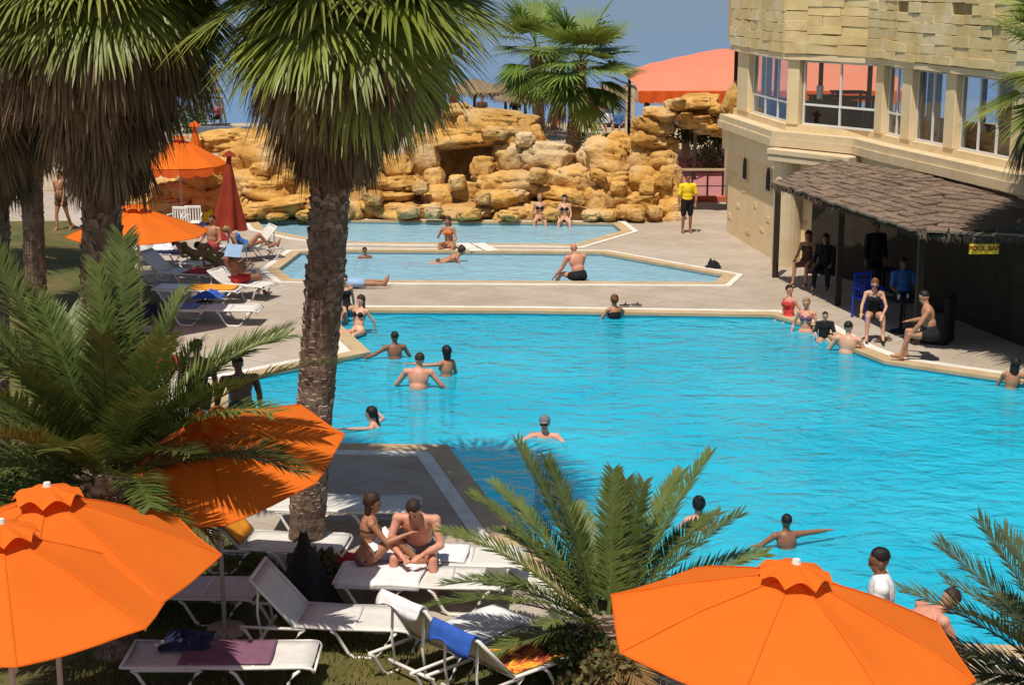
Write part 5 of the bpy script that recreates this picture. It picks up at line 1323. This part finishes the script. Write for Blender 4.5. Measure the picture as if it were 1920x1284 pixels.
        build('side_hair', bm, MT[hm], o, True)
    if face:
        for sg in (-1, 1):
            bm = bmesh.new(); ellipsoid(bm, hc + hd * .002 * k + lk * .0885 * k + sd_ * sg * .031 * k, (.013 * k, .007 * k, .008 * k), hd, lk, 8); build('eye', bm, MT['eye'], o, True)
            bm = bmesh.new(); ellipsoid(bm, hc + hd * .028 * k + lk * .093 * k + sd_ * sg * .031 * k, (.019 * k, .006 * k, .005 * k), hd, lk, 8); build('eyebrow', bm, MT[hm if style != 'bald' else 'hair_grey'], o, True)
        bm = bmesh.new(); ellipsoid(bm, hc - hd * .060 * k + lk * .083 * k, (.023 * k, .007 * k, .008 * k), hd, lk, 8); build('mouth', bm, MT['lip'], o, True)
    return o
LEG = .925
# pose library ------------------------------------------------------
def P(**kw): return kw
STAND = {}
WALK = P(ual=(-.2, .28, -1), fal=(-.05, .5, -1), uar=(.2, -.28, -1), far=(.1, .05, -1), thl=(-.05, -.22, -1), shl=(0, -.38, -1), thr=(.05, .25, -1), shr=(0, .02, -1))
SIT_EDGE = P(spine=(0, .05, 1), thl=(-.22, 1, -.05), shl=(-.05, .15, -1), thr=(.22, 1, -.05), shr=(.05, .15, -1), ual=(-.25, -.12, -1), fal=(-.05, .1, -1), uar=(.25, -.12, -1), far=(.05, .1, -1))
SIT_CHAIR = P(spine=(0, -.08, 1), thl=(-.15, 1, .02), shl=(-.03, .12, -1), thr=(.15, 1, .02), shr=(.03, .12, -1), ual=(-.25, .25, -1), fal=(.1, .9, -.25), uar=(.25, .25, -1), far=(-.1, .9, -.25))
LIE_BACK = P(spine=(0, -.82, .55), head=(0, -.45, .85), thl=(-.1, 1, .15), shl=(0, 1, -.25), thr=(.1, .75, .75), shr=(.02, .65, -.8), ual=(-.4, .2, -.7), fal=(.3, .9, .1), uar=(.4, .2, -.7), far=(-.3, .9, .1))
LIE_FLAT = P(spine=(0, -1, .06), head=(0, -1, .18), look=(0, .1, 1), thl=(-.1, 1, .0), shl=(-.05, 1, -.03), thr=(.1, 1, .0), shr=(.05, 1, -.03), ual=(-.5, .8, -.1), fal=(-.1, 1, 0), uar=(.5, .8, -.1), far=(.1, 1, 0), fl=(-.2, .4, 1), fr=(.2, .4, 1))
WADE = P(ual=(-.5, .3, -.8), fal=(-.25, .8, -.45), uar=(.5, .3, -.8), far=(.25, .8, -.45))
W = WATER
WEST, EAST, SOUTH, NORTH = 90, -90, 180, 0
# on the terraces -----------------------------------------------------
person('man in a yellow shirt and dark shorts standing by the rocks', 1287, 437, 0, LEG * .985, 195, P(ual=(-.25, .1, -1), fal=(.25, .45, -.8), uar=(.25, .05, -1), far=(.05, .2, -1)), 1.70, 'm', 'skin_brown', ('short', 'hair_black'), (('shirt', 'cloth_yellow'), ('shorts', 'cloth_black')), .018)
person('fair haired woman in a black bikini sitting on the pool edge before the rocks', 1012, 416, 0, .12, 180, SIT_EDGE, 1.62, 'f', 'skin_fair', ('short', 'hair_blond'), (('bikini', 'cloth_black'), ('briefs', 'cloth_black')), .018, face=True)
person('dark haired woman in a black bikini sitting on the pool edge before the rocks', 1058, 418, 0, .12, 178, P(**{**SIT_EDGE, 'uar': (.2, .25, -1), 'far': (-.25, .6, -.7), 'ual': (-.2, .25, -1), 'fal': (.25, .6, -.7)}), 1.60, 'f', 'skin_fair', ('bob', 'hair_black'), (('bikini', 'cloth_black'), ('briefs', 'cloth_black')), .018)
person('long haired tanned woman in an orange bikini sitting between the small pools', 843, 466, 0, .12, 165, P(spine=(.05, .12, 1), thl=(-.3, 1, .1), shl=(.1, .3, -1), thr=(.2, 1, .25), shr=(-.05, .2, -1), ual=(-.3, .2, -1), fal=(.3, .7, -.3), uar=(.3, .5, -.8), far=(-.4, .5, .6)), 1.68, 'f', 'skin_tan', ('long', 'hair_brown'), (('bikini', 'cloth_orange'), ('briefs', 'cloth_orange')), .018)
person('tanned person stretched out prone in the wading pool, legs to the left', 828, 492, W, W - .02, -82, P(spine=(0, 1, .42), head=(0, .55, .85), look=(0, 1, .1), thl=(-.12, -1, -.06), shl=(-.05, -1, .05), thr=(.12, -1, -.06), shr=(.05, -1, .05), ual=(-.25, .3, -.9), fal=(0, .9, -.4), uar=(.25, .3, -.9), far=(0, .9, -.4), fl=(0, -.6, -.8), fr=(0, -.6, -.8)), 1.66, 'f', 'skin_tan', ('bun', 'hair_brown'), (('briefs', 'cloth_brown'),), .018)
person('dark haired child with only head and shoulders above the wading pool', 684, 484, W, -.36, 195, WADE, 1.30, 'm', 'skin_brown', ('short', 'hair_black'), (), .018)
person('bald sunburnt man in black trunks sitting on the edge of the wading pool', 1086, 526, 0, .13, 25, P(spine=(-.10, .30, 1), head=(-.05, .35, 1), look=(0.25, 1, -.35), thl=(-.55, .9, .12), shl=(-.25, .5, -.8), thr=(-.1, 1, .05), shr=(-.1, .2, -1), ual=(-.35, .35, -1), fal=(-.35, .55, -.7), uar=(.15, .55, -.9), far=(-.35, .8, -.1)), 1.76, 'm', 'skin_pink', ('bald', 'hair_grey'), (('trunks', 'cloth_black'),), .016, 1.12)
person('red haired woman in a dark swimsuit in the main pool by the far edge', 1153, 597, W, -.30, 20, P(**{**WADE, 'uar': (.6, .5, -.5), 'far': (.1, .9, .1), 'spine': (0, .1, 1)}), 1.66, 'f', 'skin_tan', ('bun', 'hair_red'), (('suit', 'cloth_black'),), .016)
person('sunbather in light blue shorts lying on the deck right of the tall trunk', 650, 540, 0, .13, -86, LIE_FLAT, 1.74, 'm', 'skin_tan', ('short', 'hair_brown'), (('shorts', 'cloth_skyblue'),), .018)
person('woman in a black swimsuit sitting upright at the pool corner next to the trunk', 648, 588, 0, .12, 205, P(spine=(0, -.15, 1), thl=(-.2, 1, .3), shl=(0, .5, -1), thr=(.2, 1, .3), shr=(0, .5, -1), ual=(-.3, -.3, -1), fal=(-.1, -.1, -1), uar=(.3, -.3, -1), far=(.1, -.1, -1)), 1.64, 'f', 'skin_fair', ('bun', 'hair_brown'), (('suit', 'cloth_black'), ('glasses', 'cloth_black')), .016)
person('woman in a black bikini sitting half in the water at the pool corner', 672, 622, 0, .02, 150, P(spine=(.05, -.30, 1), thl=(-.2, 1, .1), shl=(0, .8, -.7), thr=(.2, 1, .1), shr=(0, .8, -.7), ual=(-.4, -.5, -1), fal=(-.1, -.2, -1), uar=(.4, -.5, -1), far=(.1, -.2, -1)), 1.64, 'f', 'skin_fair', ('long', 'hair_brown'), (('bikini', 'cloth_black'), ('briefs', 'cloth_black')), .016)
person('second person sitting behind on the pool corner, mostly hidden by the trunk', 628, 604, 0, .12, 120, P(spine=(0, -.2, 1), thl=(-.2, 1, .3), shl=(0, .5, -1), thr=(.2, 1, .3), shr=(0, .5, -1)), 1.62, 'f', 'skin_pink', ('short', 'hair_brown'), (('suit', 'cloth_red'),), .018)
# in the main pool ------------------------------------------------------
person('slim dark haired boy wading with one arm out to the pool corner', 740, 672, W, -.24, 15, P(spine=(.03, .08, 1), ual=(-.85, .1, -.5), fal=(-.85, .2, -.35), uar=(.5, .2, -.8), far=(.2, .6, -.5)), 1.55, 'm', 'skin_brown', ('short', 'hair_black'), (('trunks', 'towel_navy'),), .014)
person('broad shouldered man with pink back wading behind the boy', 783, 729, W, -.22, -8, P(spine=(0, .25, 1), head=(.1, .1, 1), ual=(-.62, .1, -.8), fal=(-.40, .5, -.6), uar=(.62, .1, -.8), far=(.42, .5, -.6)), 1.78, 'm', 'skin_pink', ('short', 'hair_brown'), (('trunks', 'towel_navy'),), .014, 1.12)
person('dark bobbed woman in the pool reaching her left arm towards the man', 838, 705, W, -.24, 40, P(spine=(.04, .08, 1), ual=(-.75, .75, -.1), fal=(-.7, .7, .1), uar=(.4, .2, -.9), far=(.2, .4, -.8)), 1.64, 'f', 'skin_tan', ('bob', 'hair_black'), (('briefs', 'cloth_black'),), .014)
person('dark haired swimmer low in the water near the lower deck corner', 716, 800, W, -.46, 78, P(spine=(0, .35, 1), head=(0, .15, 1), ual=(-.7, .6, .15), fal=(-.5, .85, .1), uar=(.8, -.1, .05), far=(.7, .5, .1)), 1.66, 'f', 'skin_fair', ('tail', 'hair_black'), (), .014)
person('swimmer with a dark cap facing the camera in the middle of the pool', 1022, 817, W, -.50, 172, P(spine=(0, .12, 1), ual=(-.5, .8, -.15), fal=(-.25, .9, -.05), uar=(.5, .8, -.15), far=(.25, .9, -.05)), 1.76, 'm', 'skin_pink', ('short', 'hair_brown'), (('cap', 'cloth_grey'), ('glasses', 'cloth_black')), .012)
person('swimmer with tied up hair seen from behind, left of the two nearest in the pool', 1310, 992, W, -.36, 5, P(spine=(0, .1, 1), ual=(-.5, .4, -.8), fal=(-.2, .9, -.3), uar=(.6, .35, -.7), far=(.5, .8, -.2)), 1.64, 'f', 'skin_fair', ('bun', 'hair_black'), (('bikini', 'cloth_red'),), .012)
person('dark haired boy stretching one arm to the right in the near pool', 1478, 1027, W, -.26, 12, P(spine=(-.05, .12, 1), ual=(-.7, .2, -.55), fal=(-.6, .5, -.3), uar=(.95, .2, .0), far=(1, .2, -.05)), 1.42, 'm', 'skin_brown', ('short', 'hair_black'), (('trunks', 'cloth_blue'),), .012)
person('wet haired woman at the right edge of the pool, hand at her face', 1893, 727, W, -.25, -20, P(spine=(.1, .1, 1), head=(.15, .1, 1), ual=(-.4, .3, -.9), fal=(-.2, .8, -.2), uar=(.55, .5, -.35), far=(-.35, .45, .9)), 1.64, 'f', 'skin_tan', ('long', 'hair_black'), (), .014)
person('woman in a red swimsuit leaning on the pool edge below the bar', 1478, 600, W, -.06, 120, P(spine=(.15, -.15, 1), head=(.05, 0, 1), look=(-1, .2, .1), ual=(-.5, -.5, -.8), fal=(-.2, .2, -1), uar=(.5, -.4, -.8), far=(.2, .1, -1), thl=(-.2, 1, -.1), shl=(0, .8, -.6), thr=(.2, 1, -.1), shr=(0, .8, -.6)), 1.66, 'f', 'skin_pink', ('short', 'hair_black'), (('suit', 'cloth_red'),), .015)
person('fair haired woman in a purple bikini sitting in the water along the diagonal edge', 1510, 622, W, -.10, 160, P(spine=(0, -.08, 1), head=(.05, .1, 1), thl=(-.2, 1, -.3), shl=(0, .5, -.9), thr=(.2, 1, -.3), shr=(0, .5, -.9), ual=(-.35, .1, -1), fal=(.1, .8, -.4), uar=(.4, -.1, -1), far=(.1, .5, -.7)), 1.66, 'f', 'skin_pink', ('short', 'hair_blond'), (('bikini', 'towel_purple'),), .015)
person('child in a dark vest with a white headband between two adults at the edge', 1545, 636, W, -.04, 175, P(spine=(0, .1, 1), thl=(-.2, 1, -.1), shl=(0, .5, -.9), thr=(.2, 1, -.1), shr=(0, .5, -.9), ual=(-.3, .4, -1), fal=(.1, .8, -.4), uar=(.3, .4, -1), far=(-.1, .8, -.4)), 1.22, 'm', 'skin_fair', ('short', 'hair_black'), (('shirt', 'cloth_black'),), .014)
person('bare backed dark haired man standing in the water at the diagonal edge', 1586, 661, W, -.24, -25, P(spine=(.05, .1, 1), head=(-.1, .1, 1), look=(-.3, 1, 0), ual=(-.55, .15, -.85), fal=(-.25, .6, -.6), uar=(.4, .3, -.9), far=(.3, .9, .1)), 1.76, 'm', 'skin_fair', ('short', 'hair_black'), (), .014, 1.08)
# near right ------------------------------------------------------------
person('waiter in a white shirt looking down behind the right orange parasol', 1646, 1338, 0, LEG, 78, P(spine=(0, .08, 1), head=(.0, .18, 1), look=(-.15, 1, -.35), ual=(-.15, .25, -1), fal=(0, .9, -.4), uar=(.15, .25, -1), far=(0, .9, -.4)), 1.76, 'm', 'skin_brown', ('short', 'hair_black'), (('longshirt', 'cloth_white'), ('trousers', 'cloth_black')), .009)
person('bare backed person bending over beside the waiter, head behind palm leaves', 1672, 1352, 0, .86, -75, P(spine=(0, .95, .55), head=(0, .9, .6), ual=(-.2, .5, -.9), fal=(0, .5, -.9), uar=(.2, .5, -.9), far=(0, .5, -.9), thl=(-.08, .1, -1), shl=(0, -.15, -1), thr=(.08, .1, -1), shr=(0, -.15, -1)), 1.70, 'm', 'skin_pink', ('short', 'hair_brown'), (('trunks', 'cloth_blue'),), .011, 1.1)
# the couple --------------------------------------------------------------
person('tanned woman with brown hair sitting sideways on the front lounger, knees drawn up', 688, 1050, .40, .47, -78, P(spine=(-.02, .10, 1), head=(.05, .22, 1), look=(.25, 1, -.2), thl=(-.1, .82, .62), shl=(0, .75, -.70), thr=(.14, .80, .68), shr=(.03, .72, -.72), ual=(-.15, .55, -.8), fal=(.1, 1, .22), uar=(.18, .60, -.75), far=(-.05, 1, .35), fl=(0, 1, -.15), fr=(0, 1, -.15)), 1.68, 'f', 'skin_tan', ('bob', 'hair_brown'), (('bikini', 'cloth_brown'), ('briefs', 'towel_purple')), .009)
person('bare chested man bending forward on the second lounger, elbows on his knees', 788, 1036, .40, .48, 172, P(spine=(0, .48, 1), head=(.02, .85, .75), look=(0, .75, -.9), thl=(-.32, 1, .05), shl=(-.08, .15, -1), thr=(.34, 1, .05), shr=(.08, .12, -1), ual=(-.28, .35, -.9), fal=(.62, .65, -.2), uar=(.28, .35, -.9), far=(-.62, .65, -.25)), 1.80, 'm', 'skin_pink', ('short', 'hair_brown'), (('trunks', 'cloth_grey'),), .009, 1.10)
bm = bmesh.new(); add_box(bm, (0, 0, 0), (.30, .21, .012), Matrix.Rotation(.5, 4, 'X'), .003); o = build('magazine', bm, MT['cloth_white']); o.location = PY(712, 1010, G(720, 1052, .4).y); o.rotation_euler = (.2, -.3, .6); tag(o, 'white magazine held by the tanned woman on the lounger', 'magazine')
# at the bar ----------------------------------------------------------------
person('woman in a black swimsuit leaning forward in the blue chair at the bar', 1638, 594, .46, .55, 172, P(spine=(.05, .28, 1), head=(0, .4, 1), look=(.1, 1, -.5), thl=(-.15, 1, .05), shl=(-.03, .2, -1), thr=(.15, 1, .05), shr=(.03, .05, -1), ual=(-.28, .45, -.85), fal=(.3, .7, -.5), uar=(.28, .45, -.85), far=(.1, .9, -.35)), 1.68, 'f', 'skin_fair', ('short', 'hair_red'), (('suit', 'cloth_black'), ('glasses', 'cloth_black')), .014)
person('bare backed tanned man leaning sideways in the black armchair at the bar', 1745, 632, .46, .55, 80, P(spine=(.22, .20, 1), head=(.2, .35, 1), look=(0, 1, -.2), thl=(-.2, 1, .05), shl=(-.03, .3, -1), thr=(.15, 1, .05), shr=(.03, .05, -1), ual=(-.3, .5, -.8), fal=(.1, .6, -.8), uar=(.4, .1, -.8), far=(.3, .8, -.2)), 1.78, 'm', 'skin_tan', ('short', 'hair_black'), (('trunks', 'cloth_black'),), .014, 1.1)
person('long haired figure in dark clothes in the armchair by the stone wall', 1545, 510, .46, .60, 160, SIT_CHAIR, 1.66, 'f', 'skin_brown', ('long', 'hair_black'), (('longshirt', 'cloth_black'), ('trousers', 'cloth_black')), .018)
person('dim standing figure in the dark behind the second bar post', 1636, 555, 0, LEG, 200, {}, 1.76, 'm', 'skin_dark', ('short', 'hair_black'), (('longshirt', 'cloth_black'), ('trousers', 'cloth_black')), .018)
person('dim person in a grey blue shirt sitting at the bar behind the black table', 1692, 560, .46, .56, 190, SIT_CHAIR, 1.72, 'm', 'skin_dark', ('short', 'hair_black'), (('shirt', 'cloth_blue'), ('shorts', 'cloth_black')), .018)
person('person in dark clothes standing in the bar shade at the right edge', 1893, 618, 0, LEG, 170, P(ual=(-.3, .1, -1), fal=(.4, .6, -.4), uar=(.3, .1, -1), far=(-.4, .6, -.4)), 1.74, 'm', 'skin_brown', ('short', 'hair_black'), (('shirt', 'cloth_brown'), ('shorts', 'cloth_black')), .016)
person('second seated person in tan clothes by the stone wall in the bar', 1512, 500, .46, .56, 150, SIT_CHAIR, 1.66, 'f', 'skin_tan', ('bob', 'hair_brown'), (('suit', 'cloth_brown'),), .018)
# left terrace -------------------------------------------------------------
person('sunburnt man sitting in the low white chair reading, feet on the deck', 446, 524, .40, .46, -50, P(spine=(0, -.45, 1), head=(0, .1, 1), thl=(-.2, 1, .08), shl=(-.05, .45, -1), thr=(.25, 1, .08), shr=(.12, .30, -1), ual=(-.25, .4, -.8), fal=(.3, .7, .5), uar=(.25, .4, -.8), far=(-.3, .7, .5)), 1.76, 'm', 'skin_brown', ('short', 'hair_brown'), (('trunks', 'towel_red'),), .016, 1.08)
bm = bmesh.new(); add_box(bm, (0, 0, 0), (.42, .012, .30), None, .004); o = build('newspaper', bm, MT['cloth_skyblue']); o.location = PY(438, 470, G(446, 524, .4).y - .35); o.rotation_euler = (-.5, 0, -.4); tag(o, 'blue grey newspaper held up by the sunburnt man', 'newspaper')
person('tanned person lying with drawn up knees beside the sunburnt man', 412, 500, .40, .47, -95, P(**{**LIE_BACK, 'thl': (-.1, .75, .75), 'shl': (0, .65, -.8)}), 1.70, 'f', 'skin_brown', ('short', 'hair_black'), (('suit', 'cloth_olive'),), .018)
person('shaded bather lying under the bare pole parasol, olive bathing suit', 365, 482, .40, .46, -80, LIE_BACK, 1.70, 'f', 'skin_brown', ('bob', 'hair_black'), (('suit', 'cloth_olive'),), .018)
person('sunbather in a blue swimsuit lying on the pale lounger by the small pool corner', 462, 463, .40, .46, -70, LIE_BACK, 1.66, 'f', 'skin_tan', ('short', 'hair_blond'), (('suit', 'cloth_blue'),), .018)
person('tanned person in red trunks sitting upright beside the closed rust red parasol', 398, 466, .40, .47, 160, SIT_CHAIR, 1.72, 'm', 'skin_tan', ('short', 'hair_black'), (('trunks', 'cloth_red'),), .018)
person('dark shaded person walking on the path between the left palm trunks', 118, 432, 0, LEG, 150, WALK, 1.76, 'm', 'skin_tan', ('short', 'hair_black'), (('trunks', 'cloth_brown'),), .018)
person('shaded figure standing under the date frond, left of two by the pool', 378, 838, 0, LEG, 170, P(ual=(-.2, 0, -1), uar=(.25, .05, -1)), 1.72, 'm', 'skin_dark', ('short', 'hair_black'), (('trunks', 'cloth_black'),), .014, 1.12)
person('dark figure in navy trunks bending at the pool side behind the orange parasol', 458, 876, 0, LEG * .97, 20, P(spine=(0, .30, 1), head=(0, .5, 1), ual=(-.3, .3, -1), fal=(-.1, .5, -1), uar=(.3, .3, -1), far=(.1, .5, -1)), 1.74, 'm', 'skin_dark', ('short', 'hair_black'), (('shorts', 'towel_navy'),), .014, 1.15)
# the beach -----------------------------------------------------------------
BEACH = 'people on the beach'
for a in (('person in pink sitting on the beach left of the tall front palm', 410, 233, .35, 180, SIT_CHAIR, 'f', 'cloth_pink', 'hair_brown'), ('person in a red shirt standing between the two background palms', 1045, 246, LEG, 185, {}, 'm', 'cloth_red', 'hair_black'),
          ('person in pale orange sitting in front of the red shirt on the beach', 1038, 256, .40, 170, SIT_CHAIR, 'f', 'cloth_orange', 'hair_brown'), ('person in pink sitting with others right of the background palm', 1104, 252, .40, 175, SIT_CHAIR, 'f', 'cloth_pink', 'hair_black'),
          ('person in a white shirt in the beach group right of the background palm', 1138, 252, .45, 190, SIT_CHAIR, 'm', 'cloth_white', 'hair_black'), ('tanned person standing at the back of the beach group', 1120, 246, LEG, 180, {}, 'm', 'cloth_orange', 'hair_brown'),
          ('person in grey blue sitting apart beside the cream posts', 1160, 252, .40, 160, SIT_CHAIR, 'm', 'cloth_blue', 'hair_black'), ('person whose head shows above the highest boulder', 852, 232, LEG, 200, {}, 'f', 'cloth_orange', 'hair_black'),
          ('dark haired beachgoer under the thatched parasols above the cave', 904, 244, LEG * .9, 175, {}, 'm', 'cloth_brown', 'hair_black'), ('person in black under the right thatched parasol above the rocks', 966, 246, LEG, 170, {}, 'm', 'cloth_black', 'hair_black')):
    lb, px, py, pz, yw, ps, sx, cl, hm = a
    person(lb, px, py, 0, pz, yw, ps, 1.70, sx, 'skin_tan', ('short', hm), (('shirt', cl), ('shorts', 'cloth_black')), .026, group=BEACH, face=False)
# lifeguard stand with a person on it, in the gap between the big palms
g = G(402, 236); lt = empty('lookout_stand', g, 0, 'slim wooden lookout stand on the beach between the big palms', 'stand')
for sx in (-1, 1):
    for sy in (-1, 1): bm = bmesh.new(); add_tube(bm, [(sx * .5, sy * .5, 0), (sx * .35, sy * .35, 1.32)], .05, 6); build('leg', bm, MT['cream'], lt)
bm = bmesh.new(); add_box(bm, (0, 0, 1.36), (.9, .9, .07), None, .01); build('platform', bm, MT['cream'], lt)
person('tanned person standing on the wooden lookout stand by the sea', 402, 236, 0, 1.395 + LEG, 180, {}, 1.74, 'm', 'skin_tan', ('short', 'hair_black'), (('trunks', 'cloth_white'),), .026, face=False)
